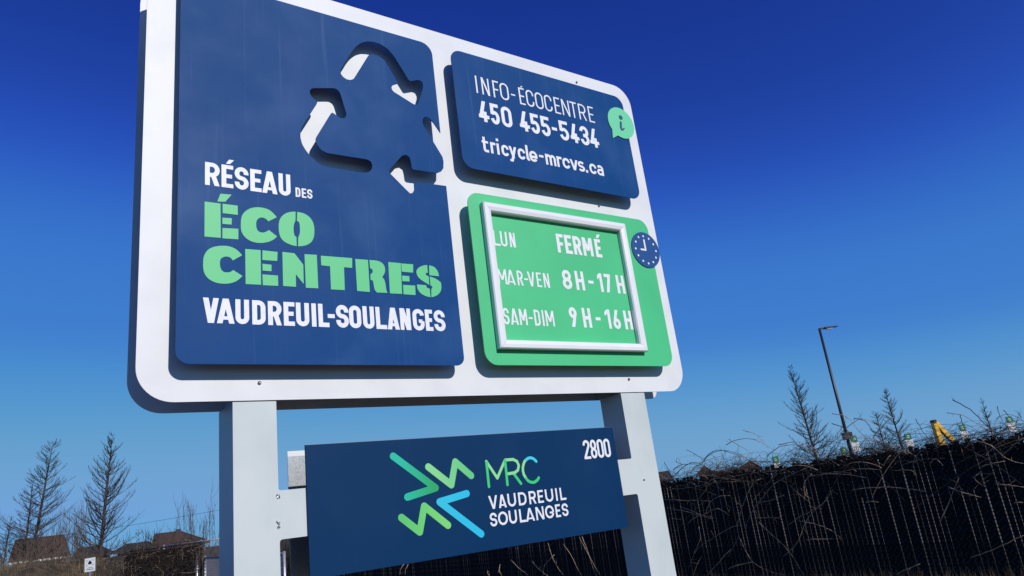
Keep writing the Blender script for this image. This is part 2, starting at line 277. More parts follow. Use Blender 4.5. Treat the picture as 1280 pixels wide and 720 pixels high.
CANE_B=[[(3.3,2.25),(3.1,2.17),(3.0,2.03)],[(3.63,2.09),(3.4,2.13),(3.19,2.11),(3.0,2.01),(2.86,1.89)],[(4.04,1.9),(3.83,2.02),(3.65,2.01),(3.41,1.91),(3.26,1.81)],[(3.54,2.16),(3.32,2.01),(3.2,1.9)],[(3.15,1.55),(3.3,1.51),(3.48,1.28),(3.68,0.96),(3.71,0.81),(3.96,0.53)],[(2.38,1.64),(2.61,1.58),(2.95,1.47),(3.13,1.34),(3.37,1.15),(3.58,0.92)],[(2.89,1.3),(3.09,1.25),(3.28,1.22),(3.41,1.12)],[(3.68,0.95),(3.83,0.92),(4.08,0.82),(4.42,0.66),(4.66,0.39)],[(3.37,0.98),(3.2,0.81),(3.01,0.61),(2.91,0.39),(2.87,0.25)],[(3.71,0.81),(3.58,0.5),(3.38,0.35),(3.13,0.27)],[(3.96,0.38),(3.54,0.46)],[(4.33,0.3),(4.09,0.46),(3.86,0.64)],[(2.91,0.91),(2.73,1.0),(2.52,1.07),(2.31,1.18),(2.19,1.31)],[(3.09,0.51),(2.84,0.67),(2.65,0.92),(2.51,1.05),(2.29,1.19)],[(2.74,0.94),(2.53,0.9),(2.34,0.81),(2.25,0.71)],[(2.71,0.71),(2.34,0.7)],[(3.41,1.03),(3.01,1.01)],[(4.35,0.97),(4.33,0.81),(4.51,0.6)],[(4.59,0.29),(4.37,0.56)],[(2.78,1.42),(2.65,1.29),(2.54,1.17)],[(2.43,1.53),(2.54,1.43),(2.56,1.28),(2.51,1.22)],[(2.41,1.62),(2.14,1.73),(1.89,1.72)],[(2.81,1.97),(2.51,1.97),(2.29,1.84)],[(3.01,1.84),(2.78,1.94),(2.52,1.93),(2.35,1.85),(2.21,1.68)]]
CANE_C=[[(1.96,1.27),(1.74,1.28),(1.39,1.25),(1.09,1.17)],[(1.4,1.45),(1.17,1.43),(1.16,1.36)],[(1.81,1.11),(1.65,1.1)],[(0.84,1.2),(0.68,1.12),(0.52,1.05)],[(0.82,0.41),(0.65,0.46),(0.44,0.54),(0.23,0.62)],[(0.63,2.03),(0.47,1.98),(0.34,1.85),(0.24,1.72),(0.17,1.58)],[(0.53,2.17),(0.37,2.03),(0.26,1.84),(0.14,1.67),(0.03,1.52)],[(0.5,1.99),(0.48,1.75)],[(0.1,2.01),(0.09,1.83)],[(0.05,1.96),(-0.03,1.82),(-0.1,1.78)],[(1.71,2.15),(1.56,2.09),(1.49,1.91)],[(2.0,2.13),(1.81,2.03),(1.73,1.81)],[(0.98,2.02),(0.91,1.82),(0.82,1.65)],[(1.64,1.76),(1.4,1.7),(1.16,1.61),(1.03,1.55)],[(1.38,1.64),(1.49,1.51)],[(1.15,1.34),(1.13,1.53),(0.97,1.67)],[(0.53,1.61),(0.44,1.68),(0.27,1.6),(0.16,1.44),(0.02,1.36)],[(0.46,1.32),(0.53,1.27),(0.46,1.16)],[(0.36,1.18),(0.09,1.12)],[(0.23,0.96),(0.14,0.96)],[(0.45,1.38),(0.19,1.41)],[(1.03,0.82),(0.88,1.01),(0.69,1.29)],[(1.7,0.24),(1.38,0.36)],[(0.2,1.48),(0.03,1.59),(-0.06,1.64)],[(1.97,2.26),(1.77,2.18),(1.66,1.97),(1.56,1.82)],[(1.54,1.88),(1.3,2.05),(1.23,2.08)],[(1.93,1.98),(1.61,2.13),(1.41,2.0)]]
CANE_D=[[(7.53,0.91),(7.4,0.61),(7.23,0.35)],[(7.15,0.88),(6.97,0.7),(6.81,0.35)],[(6.76,0.97),(6.57,0.69),(6.39,0.33)],[(6.71,0.97),(6.6,0.76),(6.51,0.33)],[(7.43,0.7),(7.66,0.54),(7.75,0.37)],[(8.58,0.66),(8.15,0.39)],[(8.02,0.61),(7.66,0.36)],[(8.88,0.59),(8.85,0.39)],[(12.04,0.69),(12.19,0.47)],[(11.87,0.68),(11.98,0.47)],[(9.26,0.47),(9.2,0.39)]]

# ---------------------------------------------------------------- drawn lettering (uniform-stroke industrial capitals)
def stroke(path,t,closed=False):
    P=[Vector(p) for p in path]; n=len(P); L=[];Rr=[]
    for i in range(n):
        a=P[i-1] if (i or closed) else None; c=P[(i+1)%n] if (i<n-1 or closed) else None
        d1=(P[i]-a).normalized() if a is not None else None; d2=(c-P[i]).normalized() if c is not None else None
        if d1 is None: d1=d2
        if d2 is None: d2=d1
        n1=Vector((-d1.y,d1.x)); n2=Vector((-d2.y,d2.x)); m=(n1+n2)
        if m.length<1e-6: m=n1.copy()
        m.normalize(); k=max(m.dot(n1),.35); m=m*(t/2/k); L.append(P[i]+m); Rr.append(P[i]-m)
    out=[]
    for i in range(n if closed else n-1):
        j=(i+1)%n; out.append([tuple(L[i]),tuple(Rr[i]),tuple(Rr[j]),tuple(L[j])])
    return out
def capsule(path,t):
    out=[]
    for p in path: out.append(arc(p[0],p[1],t/2,t/2,0,360*15/16,15))
    for a,b in zip(path,path[1:]): out+=stroke([a,b],t)
    return out
def par(xb,xt,y0,y1,h): return [(xb-h/2,y0),(xb+h/2,y0),(xt+h/2,y1),(xt-h/2,y1)]
def rc(x0,x1,y0,y1): return [(x0,y0),(x1,y0),(x1,y1),(x0,y1)]
def glyph(ch,x0,x1,y0,y1,t,xh=.72):
    if ch=='É':
        return glyph('E',x0,x1,y0,y1,t)+[[((x0+x1)/2-t*.3,y1+t*.35),((x0+x1)/2+t*.55,y1+t*.35),((x0+x1)/2+t*1.45,y1+t*1.45),((x0+x1)/2+t*.4,y1+t*1.45)]]
    W=x1-x0;H=y1-y0; a=x0+t/2;b=x1-t/2;c=y0+t/2;e=y1-t/2;m=(x0+x1)/2; rx=(b-a)/2; ym=(y0+y1)/2
    S=stroke
    if ch=='I': return [rc(m-t/2,m+t/2,y0,y1)]
    if ch=='-': k=y0+H*.40; return [rc(x0,x1,k,k+t*.95)]
    if ch=='.': k=min(W,t*1.1); return [rc(x0,x0+k,y0,y0+k)]
    if ch=='L': return [rc(x0,x0+t,y0,y1),rc(x0,x1,y0,y0+t)]
    if ch=='T': return [rc(m-t/2,m+t/2,y0,y1),rc(x0,x1,y1-t,y1)]
    if ch=='H': return [rc(x0,x0+t,y0,y1),rc(x1-t,x1,y0,y1),rc(x0,x1,ym-t/2,ym+t/2)]
    if ch=='E': return [rc(x0,x0+t,y0,y1),rc(x0,x1,y0,y0+t*.95),rc(x0,x1,y1-t*.95,y1),rc(x0,x1-W*.10,ym-t*.42,ym+t*.5)]
    if ch=='F': return [rc(x0,x0+t,y0,y1),rc(x0,x1,y1-t*.95,y1),rc(x0,x1-W*.12,ym-t*.6,ym+t*.32)]
    h=t*1.06
    if ch=='V': return [par(m-t*.05,x0+h/2,y0,y1,h),par(m+t*.05,x1-h/2,y0,y1,h)]
    if ch=='A':
        return [par(x0+h/2,m-t*.05,y0,y1,h),par(x1-h/2,m+t*.05,y0,y1,h),rc(x0+W*.22,x1-W*.22,y0+H*.15,y0+H*.15+t*.72)]
    if ch=='N': return [rc(x0,x0+t*.95,y0,y1),rc(x1-t*.95,x1,y0,y1),par(x1-t*.6,x0+t*.6,y0,y1,t*1.15)]
    if ch=='M':
        yb=y0+H*.28; return [rc(x0,x0+t*.95,y0,y1),rc(x1-t*.95,x1,y0,y1),par(m,x0+t*.55,yb,y1,t*1.05),par(m,x1-t*.55,yb,y1,t*1.05)]
    r=rx; ry=min(rx*1.05,(e-c)/2)
    if ch=='U': return S([(a,y1)]+arc(m,c+ry,rx,ry,180,360,12)+[(b,y1)],t)
    if ch=='D': q=min(rx*1.1,(e-c)/2); return S([(a,c)]+arc(b-q,c+q,q,q,-90,0)+arc(b-q,e-q,q,q,0,90)+[(a,e)],t,True)
    if ch in 'O0': return S(arc(m,e-ry,rx,ry,0,180,12)+arc(m,c+ry,rx,ry,180,360,12),t,True)
    if ch=='C': return S([(b,e-ry-H*.07)]+arc(m,e-ry,rx,ry,0,180,12)+arc(m,c+ry,rx,ry,180,360,12)+[(b,c+ry+H*.07)],t)
    if ch=='G': return S([(b,e-ry-H*.0)]+arc(m,e-ry,rx,ry,12,180,12)+arc(m,c+ry,rx,ry,180,360,12)+[(b,ym-H*.06)],t)+[rc(m+t*.05,b,ym-H*.06-t*.45,ym-H*.06+t*.40)]
    if ch=='S':
        q=(e-c)/4; return S([(b,e-q-H*.03)]+arc(m,e-q,rx,q,0,180,10)+arc(m,ym+q,rx,q,180,250,5)[1:]+arc(m,ym-q,rx,q,70,0,5)+arc(m,c+q,rx,q,0,-180,10)[1:]+[(a,c+q+H*.03)],t)
    if ch=='R':
        q=(e-(y0+H*.46))/2; yc=e-2*q
        return [rc(x0,x0+t,y0,y1),par(x1-h*.52,m+t*.05,y0,yc+t*.3,h)]+S([(a,e)]+arc(b-q*.85,e-q,q*.85,q,90,-90,10)+[(a,yc)],t)
    if ch=='1': return [rc(x1-t,x1,y0,y1),[(x1-t,y1),(x1-t,y1-t*1.25),(x0,y1-t*2.0),(x0,y1-t*.85)]]
    if ch=='2':
        return S([(a,e-ry-H*.04)]+arc(m,e-ry,rx,ry,180,0,12)+[(b,e-ry*1.35),(a+t*.15,y0+t*.9)],t)+[rc(x0,x1,y0,y0+t)]
    if ch=='3':
        q=(e-c)/4; return S([(a,e-q)]+arc(m,e-q,rx,q,170,-60,12)+[(m,ym)],t)+S([(m,ym)]+arc(m,c+q,rx,q,60,-170,12)+[(a,c+q)],t)+[rc(m-t*.5,m+t*.4,ym-t/2,ym+t/2)]
    if ch=='4': return [rc(x1-W*.22-t,x1-W*.22,y0,y0+H*.5),par(x0+h*.55,m+W*.10,y0+H*.20,y1,h),rc(x0,x1,y0+H*.17,y0+H*.17+t)]
    if ch=='5':
        q=(H*.56)/2-t*.25; q=(ym+t*.9-t/2-c)/2; return [rc(x0+W*.05,x1-W*.05,y1-t,y1),rc(x0+W*.05,x0+W*.05+t,ym-t*.2,y1)]+S([(a+W*.02,c+2*q-t*.35)]+arc(m,c+q,rx,q,110,-150,14)+[(a,c+q-H*.06)],t)
    if ch=='7': return [rc(x0,x1,y1-t,y1),par(x0+W*.32,x1-h/2,y0,y1-t*.5,h)]
    if ch=='8':
        q=(e-c)/4; return S(arc(m,e-q,rx*.92,q,0,345,15),t,True)+S(arc(m,c+q,rx,q,0,345,15),t,True)
    if ch=='6':
        q=(H*.56-t)/2; q=min(q,(ym+H*.1-c)/2); return S(arc(m,c+q,rx,q,0,345,15),t,True)+[[(x0,c+q),(x0+h,c+q+t*.3),(m+t*.95,y1),(m-t*.2,y1)]]
    if ch=='9':
        q=(H*.56-t)/2; return S(arc(m,e-q,rx,q,0,345,15),t,True)+[[(x1,e-q),(x1-h,e-q-t*.3),(m-t*.95,y0),(m+t*.2,y0)]]
    # lower case
    yx=y0+H*xh; ex=yx-t/2; q=min(rx*1.05,(ex-c)/2)
    if ch=='l': return S([(a,y1),(a,c+t*.6)]+arc(a+t*.6,c+t*.6,t*.6,t*.6,180,270,4)[1:]+[(x1,c)],t)
    if ch=='i': return [rc(m-t/2,m+t/2,y0,yx),rc(m-t/2,m+t/2,y1-t,y1+t*.05)]
    if ch=='t': a2=x0+W*.36; return S([(a2,y1-H*.06),(a2,c+t*.6)]+arc(a2+t*.6,c+t*.6,t*.6,t*.6,180,270,4)[1:]+[(x1,c)],t)+[rc(x0,x1,yx-t*.9,yx)]
    if ch=='r': return [rc(x0,x0+t,y0,yx)]+S([(a,ex-q*.9)]+arc(a+W*.40,ex-q*.8,W*.40,q*.8,180,75,6)[1:]+[(x1,ex+t*.02)],t)
    if ch=='m':
        o=[rc(x0,x0+t,y0,yx)]; s=(b-a)/2
        for k in (0,1):
            c0=a+s*k; o+=S([(c0,ex-s*.6)]+arc(c0+s/2,ex-s*.55,s/2,s*.55,180,0,8)+[(c0+s,y0)],t)
        return o
    if ch=='c': return S([(b,ex-q-H*.0)]+arc(m,ex-q,rx,q,20,180,8)+arc(m,c+q,rx,q,180,340,8),t)
    if ch=='e': return S(arc(m,c+q,rx,q,330,180,8)+arc(m,ex-q,rx,q,180,0,10)+[(b,(ex+c)/2-t*.2),(a,(ex+c)/2-t*.2)],t)
    if ch=='a':
        k=(ex-c)*.27; return S([(a+t*.1,ex-t*.4)]+arc(m,ex-q*.9,rx,q*.9,125,0,8)+[(b,y0)],t)+S([(b,c+2*k)]+arc(a+k,c+k,k,k,90,270,8)+[(b,c)],t*.95)
    if ch=='s':
        k=(ex-c)/4; mm=(ex+c)/2; return S(arc(m,ex-k,rx,k,25,180,8)+arc(m,mm+k,rx,k,180,250,4)[1:]+arc(m,mm-k,rx,k,70,0,4)+arc(m,c+k,rx,k,0,-155,8)[1:],t*.95)
    if ch=='v': return [par(m,x0+h/2,y0,yx,h),par(m,x1-h/2,y0,yx,h)]
    if ch=='y': return [par(m+t*.1,x0+h/2,y0-H*.02,yx,h),par(x0+W*.27,x1-h/2,y0-H*.26,yx,h),rc(x0+W*.02,x0+W*.40,y0-H*.26,y0-H*.26+t*.9)]
    raise KeyError(ch)
def text(key,tf,yf,mat,parent,label,th=.0012,xh=.72,only=None):
    base,top,L=TXT[key]; t=(top-base)*tf; P=[]
    for ch,x0,x1 in L:
        if ch=='-' : t2=t*.95
        else: t2=t
        P+=glyph(ch,x0,x1,base,top,t2,xh)
    return union_plate('lettering',P,yf-th,th-.0002,mat,parent,label)

def curve_poly(P,it=2):
    for _ in range(it):
        Q=[];n=len(P)
        for i in range(n):
            a,p,b=Vector(P[i-1]),Vector(P[i]),Vector(P[(i+1)%n])
            if (p-a).angle(b-p)<rad(48) and max((p-a).length,(b-p).length)<.06: Q+=[tuple(p.lerp(a,.25)),tuple(p.lerp(b,.25))]
            else: Q.append(tuple(p))
        P=Q
    return P
# ================================================================ THE SIGN
sign=thing('ecocentre_sign','large white depot sign on two posts with navy and green panels and framed opening hours','sign',(1.22,.1,0))
BOARD=rrect(0,2.44,0,1.723,.112,12)
board=plate('front_board',BOARD,[],0,.006,m_white,sign,'white front board')
BBOARD=BOARD[:39]+arc(2.44-.045,.045,.045,.045,270,360,8)
back=plate('back_board',BBOARD,[],.199,.006,m_white,sign,'rear board of the sign in shade')
# posts: cut plates with an arm each, over deep box sections
GL=-ZB-.3
def post(x0,x1,arm0,arm1,az0,az1,depth,label):
    if arm1>x1: pl=[(x0,GL),(x1,GL),(x1,az0),(arm1,az0),(arm1,az1),(x1,az1),(x1,-.004),(x0,-.004)]; rr=[0,0,.010,0,0,.007,0,0]
    else: pl=[(x0,GL),(x1,GL),(x1,-.004),(x0,-.004),(x0,az1),(arm0,az1),(arm0,az0),(x0,az0)]; rr=[0,0,0,0,.007,0,0,.010]
    p=plate('post',fillet(pl,rr,3),[],0.001,.004,m_post,sign,label)
    MB().box(x0+.0008,x1-.0008,.0052,depth,GL+ZB,ZB-.004).build('post_box',m_post,p,world=True)
    MB().box(x0+.02,x1-.02,.0065,.198,ZB+.0,ZB+1.6).build('upright',m_post,p,world=True)
    return p
pl_=post(.2865,.4275,0,.60,-.4495,-.297,.198,'left grey steel post')
pr_=post(2.0005,2.150,1.85,0,-.4530,-.300,.150,'right grey steel post')
b=MB()
for x,z in ((.300,-.06),): pass
# chipped paint marks on the left arm
def chip(parent,x,z,s,seed):
    rnd=random.Random(seed); mb=MB()
    for k in range(4):
        cx=x+rnd.uniform(-s,s)*.7; cz=z+rnd.uniform(-s,s); pts=[]
        for j in range(5): pts.append((cx+rnd.uniform(-.3,.3)*s,-.001-rnd.random()*.002,cz+ZB+(j-2)*s*.22))
        mb.tube(pts,[.0008,.0016,.002,.0014,.0006],4)
    return mb.build('paint_chip',m_steel,parent,world=True)
chip(pl_,.4255,-.312,.007,3); chip(pl_,.4245,-.404,.010,5); chip(pr_,2.052,-.395,.005,9)
# main navy panel with the recycling arrows cut through it
s=.0647
def roundc(poly): return poly
outer=fillet([(.1015,.1075),(1.142,.1075)],0) if False else None
LP=arc(.1015+.042,.1075+.042,.042,.042,180,270)+arc(1.1425-.034,.1075+.034,.034,.034,270,360)
LP+=[(1.1435,.883)]+[(x,z) for x,z in reversed(CUT3[1:-1])]+[(1.1425,1.137)]
LP+=arc(1.1425-.055,1.5865-.055,.055,.055,0,90)+arc(.1015+.05,1.5865-.05,.05,.05,90,180)
def soften(P,it=1):
    for _ in range(it):
        Q=[]
        for i in range(len(P)):
            a=Vector(P[i]); b_=Vector(P[(i+1)%len(P)])
            if (b_-a).length<.030: Q.append(tuple((a+b_)/2))
            else: Q+= [tuple(a+(b_-a)*min(.25,.006/(b_-a).length)),tuple(b_-(b_-a)*min(.25,.006/(b_-a).length))]
        P=Q
    return P
CUT1=[(x,z-.003) if z>1.45 else (x,z) for x,z in CUT1]
mainp=plate('main_panel',LP,[soften(CUT1),soften(CUT2)],-s,.0045,m_blue,sign,'large navy panel with recycling arrows cut out')
def standoffs(pts,parent):
    for x,z in pts: MB().tube([(x,-s+.0045,z+ZB),(x,-.0002,z+ZB)],.011,8).build('standoff',m_steel,parent,world=True)
standoffs([(.25,.3),(.95,.3),(.25,1.35),(.62,.7),(1.05,1.5)],mainp)
text('RESEAU',.18,-s,m_wletter,mainp,'white word RÉSEAU'); text('DES',.17,-s,m_wletter,mainp,'small white word DES')
union_plate('lettering',[curve_poly(q) for q in STENCIL],-s-.0014,.0012,m_gletter,mainp,'green stencil words ÉCO CENTRES')
text('VS',.19,-s,m_wletter,mainp,'white words VAUDREUIL-SOULANGES')
# the panel hangs a little out of true: its top sits closer to the board than its foot
for o in [mainp]+list(mainp.children):
    for q in o.data.vertices:
        dl_=.0125*(q.co.z-ZB-.1)/1.45
        if o.name.startswith('standoff') and q.co.y>-.01: continue
        k=1+dl_/2.3648; q.co.x=-.2914+(q.co.x+.2914)*k; q.co.z=1.5982+(q.co.z-1.5982)*k; q.co.y+=dl_
# info panel
INFO=rrect(1.2405,2.3065,.9905,1.5965,.055,8)
infop=plate('info_panel',INFO,[],-s,.0045,m_blue,sign,'navy panel with telephone number')
standoffs([(1.4,1.1),(2.15,1.1),(1.4,1.5),(2.15,1.5)],infop)
text('INFO',.088,-s,m_wletter,infop,'thin white words INFO-ÉCOCENTRE'); text('450',.165,-s,m_wletter,infop,'white telephone number 450 455-5434'); text('tri',.155,-s,m_wletter,infop,'white web address tricycle-mrcvs.ca',xh=.70)
# green hours panel
GP=rrect(1.2415,2.3155,.1100,.8735,.058,8)
hoursp=plate('hours_panel',GP,[],-s,.0045,m_green,sign,'green panel with opening hours')
standoffs([(1.3,.16),(2.22,.2),(1.3,.8),(2.2,.8)],hoursp)
text('LUN',.135,-s,m_wletter,hoursp,'white word LUN'); text('FER',.185,-s,m_wletter,hoursp,'white word FERMÉ'); text('MV',.13,-s,m_wletter,hoursp,'white words MAR-VEN'); text('8H',.175,-s,m_wletter,hoursp,'white hours 8 H - 17 H'); text('SD',.13,-s,m_wletter,hoursp,'white words SAM-DIM'); text('9H',.175,-s,m_wletter,hoursp,'white hours 9 H - 16 H')
# snap frame of four mitred bars
FX0,FX1,FZ0,FZ1=1.302,2.133,.1735,.8235; fw=.0395; fd=.028
frame=[]
def mitre(p0,p1,q0,q1,name='frame_bar'):
    # outer edge p0-p1, inner edge q0-q1; profile: slight ridge in the middle
    y0=-s-.0002; yo=-s-fd+.004; ym_=-s-fd-.002; yi=-s-fd+.008
    def L(a,b,t): return (a[0]+(b[0]-a[0])*t,a[1]+(b[1]-a[1])*t)
    prof=[(0,y0),(0,yo),(.12,ym_+.001),(.5,ym_),(.88,ym_+.004),(1,yi),(1,y0)]
    v=[];f=[]
    for o_,i_ in ((p0,q0),(p1,q1)):
        for t,y in prof: x,z=L(o_,i_,t); v.append((x,y,z+ZB))
    n=len(prof)
    for k in range(n-1): f.append((k,k+1,n+k+1,n+k))
    f.append(tuple(range(n))[::-1]); f.append(tuple(range(n,2*n)))
    bm=bmesh.new(); vs_=[bm.verts.new(p) for p in v]
    for q in f: bm.faces.new([vs_[i] for i in q])
    bmesh.ops.recalc_face_normals(bm,faces=bm.faces)
    return obj(name,bm,m_frame,hoursp,world=True)
g_=.0006
O=[(FX0,FZ0),(FX1,FZ0),(FX1,FZ1),(FX0,FZ1)]; I_=[(FX0+fw,FZ0+fw-.002),(FX1-fw-.001,FZ0+fw-.002),(FX1-fw-.001,FZ1-fw-.001),(FX0+fw,FZ1-fw-.001)]
for k,(dx,dz) in enumerate(((0,-1),(1,0),(0,1),(-1,0))):
    a,b2=O[k],O[(k+1)%4]; c1,d1=I_[k],I_[(k+1)%4]
    # leave a hairline open at each mitre
    ux,uz=(b2[0]-a[0]),(b2[1]-a[1]); l=math.hypot(ux,uz); ux*=g_/l; uz*=g_/l
    mitre((a[0]+ux,a[1]+uz),(b2[0]-ux,b2[1]-uz),(c1[0]+ux,c1[1]+uz),(d1[0]-ux,d1[1]-uz))
# round badges
bub=arc(2.263,1.4305,.0925,.0925,244,576,44)+[(2.1815,1.3235)]
bp=plate('speech_bubble_badge',bub,[],-s-.0046,.0044,M('mint_badge',(.13,.58,.31),.5),infop,'green speech bubble badge with letter i')
union_plate('lettering',[arc(2.2665,1.4640,.0135,.0135,0,345,15)]+capsule([(2.2575,1.4330),(2.2515,1.400),(2.2550,1.3885),(2.2640,1.3890),(2.2765,1.4000)],.0085)+capsule([(2.2600,1.4330),(2.2535,1.400),(2.2570,1.3900)],.014),-s-.0060,.0012,m_edge,bp,'dark letter i')
cp=plate('clock_badge',arc(2.268,.7065,.0955,.0955,0,354,59),[],-s-.0046,.0044,M('navy_badge',(.012,.065,.22),.4),hoursp,'round navy clock badge')
DOT=[(2.2656,.7793),(2.3017,.7695),(2.3280,.7423),(2.3385,.7062),(2.3289,.6698),(2.3037,.643),(2.2685,.633),(2.2337,.6437),(2.2072,.6707),(2.1970,.7062),(2.2062,.7438),(2.231,.7707)]
for x,z in DOT: union_plate('clock_mark',[arc(x,z,.0056,.0056,0,330,11)],-s-.0060,.0012,m_wletter,cp)
union_plate('clock_hand',[rc(2.2605,2.2705,.7005,.7620)],-s-.0060,.0012,m_wletter,cp,'long clock hand')
union_plate('clock_hand',[rc(2.2310,2.2603,.7005,.7100)],-s-.0060,.0012,m_wletter,cp,'short clock hand')
# bolts on the white board
for x,z in ((2.0644,.0604),(.3732,.0591),(2.056,1.668),(2.0639,.949),(.372,1.668)):
    MB().tube([(x,.0,z+ZB),(x,-.004,z+ZB),(x,-.0075,z+ZB)],[.0062,.0062,.003],8).build('bolt',m_steel,board,world=True)
# lower name plate, front and back
namep=plate('name_plate',rc(.518,1.907,-.584,-.1575),[],-.0085,.0085,m_blue2,sign,'navy name plate with coloured logo and number 2800')
MB().box(.5175,1.9075,-.0088,-.0002,ZB-.1572,ZB-.1560).build('plate_edge',m_steel,namep,world=True)
backp=plate('back_name_plate',rc(.5215,1.9,-.584,-.1705),[],.199,.004,m_galv,sign,'bare galvanized back of the rear name plate')
plate('plate_border',rc(.5215,1.9,-.1703,-.1515),[],.199,.004,m_white,backp)
def grad(name,c1,c2,x0,x1):
    def fn(n,b,tc):
        sx=n.nodes.new('ShaderNodeSeparateXYZ'); n.links.new(tc.outputs['Object'],sx.inputs[0]); r=n.nodes.new('ShaderNodeMapRange'); r.inputs[1].default_value=x0; r.inputs[2].default_value=x1; n.links.new(sx.outputs[0],r.inputs[0])
        x=n.nodes.new('ShaderNodeMix'); x.data_type='RGBA'; x.inputs[6].default_value=(*c1,1); x.inputs[7].default_value=(*c2,1); n.links.new(r.outputs[0],x.inputs[0]); n.links.new(x.outputs[2],b.inputs['Base Color'])
    return M(name,c1,.45,0,.3,fn=fn)
yn=-.0085
LOGO=[([(.8362,-.2149),(.9964,-.3400),(.8802,-.3615)],grad('print_teal_green',(.015,.46,.31),(.02,.34,.11),.86,.99),'teal green chevron stroke of the logo'),
([(.9736,-.2627),(1.0630,-.3350),(1.0892,-.2521),(1.1528,-.3085)],grad('print_pale_green',(.22,.62,.24),(.12,.52,.20),1.0,1.14),'pale green zigzag stroke of the logo'),
([(.8510,-.4290),(.9176,-.4850),(.9434,-.3995),(1.0334,-.4757)],grad('print_leaf_green',(.10,.50,.14),(.18,.60,.16),.86,1.02),'leaf green zigzag stroke of the logo'),
([(1.1254,-.3722),(1.0075,-.3910),(1.1707,-.5228)],grad('print_cyan',(.03,.48,.62),(.02,.46,.66),1.0,1.15),'cyan chevron stroke of the logo')]
for pth,mt,lb in LOGO: union_plate('logo_stroke',capsule(pth,.0262),yn-.0012,.0010,mt,namep,lb)
mg1=M('print_mid_green',(.03,.52,.15),.5); mg2=M('print_light_green',(.24,.64,.25),.5); mcy=M('print_sky_cyan',(.04,.55,.68),.5)
tm=.0115
mr=[([(1.2274,-.2650),(1.2268,-.3555)],mg1,1),([(1.2271,-.2605),(1.2694,-.3270),(1.3143,-.2618)],mg2,0),([(1.3144,-.2609),(1.3541,-.2613),(1.3709,-.2702),(1.377,-.2867),(1.3703,-.3044),(1.3532,-.3131),(1.3183,-.3149)],mg2,2),([(1.3490,-.3171),(1.3776,-.357)],mg1,1),([(1.3143,-.2618),(1.3124,-.3559)],mg1,3),
([(1.4174,-.2665),(1.408,-.273),(1.4008,-.284),(1.3953,-.298),(1.3943,-.311),(1.397,-.325),(1.4058,-.3399)],mg2,0),([(1.4058,-.3399),(1.4130,-.349),(1.4230,-.3548),(1.434,-.3575),(1.4443,-.3571),(1.4592,-.3503),(1.4676,-.3418)],mg1,1),([(1.4653,-.2767),(1.4554,-.2668),(1.4457,-.2618),(1.435,-.2605),(1.426,-.2620),(1.4174,-.2665)],mcy,2)]
for pth,mt,k in mr: union_plate('logo_letter_stroke',capsule(pth,tm),yn-.0008-.00025*k,.0006,mt,namep)
text('VAUD',.165,yn,m_wletter,namep,'white word VAUDREUIL on the name plate'); text('SOUL',.165,yn,m_wletter,namep,'white word SOULANGES'); text('2800',.135,yn,m_wletter,namep,'white number 2800')

# ================================================================ STREET FRAME (rotated so that v runs away from the sign along the line of sight)
U_=Vector((.81076,-.58538,0)); V_=Vector((.58538,.81076,0)); O_=Vector((-.29137,-2.42948,0)); AZ=math.atan2(U_.y,U_.x)
def SP(u,v,z=0): p=O_+U_*u+V_*v; return Vector((p.x,p.y,z))
# ground
bm=bmesh.new()
def gh(u,v): return 0
vsq=[bm.verts.new(SP(u,v,-.0)) for u,v in ((-1500,-1200),(1500,-1200),(1500,2500),(-1500,2500))]; bm.faces.new(vsq)
tag(obj('ground',bm,m_ground),kind='structure',label='dry spring grass around the sign and the depot')
bm=bmesh.new(); vsq=[bm.verts.new(SP(u,v,.004)) for u,v in ((8.5,12),(60,12),(60,70),(4,70),(-4,34))]; bm.faces.new(vsq)
tag(obj('yard_pavement',bm,m_asphalt),kind='structure',label='worn gravelly yard behind the slatted fence')
# grassy bank left
rnd=random.Random(4); v=[];f=[]; nu,nv=60,22
for j in range(nv):
    for i in range(nu):
        u=-46+i*(30.5/(nu-1)); vv=22+j*(20/(nv-1)); t=math.sin(PI*j/(nv-1)); e=min(1,(i)/6,(nu-1-i)/8)
        z=-.05+(1.75*t**.8+.12*math.sin(u*1.7+vv)+.10*rnd.uniform(-1,1))*e*(1 if t>0 else 0)
        v.append(tuple(SP(u,vv,z)))
for j in range(nv-1):
    for i in range(nu-1): a=j*nu+i; f.append((a,a+1,a+nu+1,a+nu))
bank=obj('grassy_bank',(v,[],f),m_soil); smooth(bank.data); tag(bank,kind='structure',label='low brushy bank left of the fence')
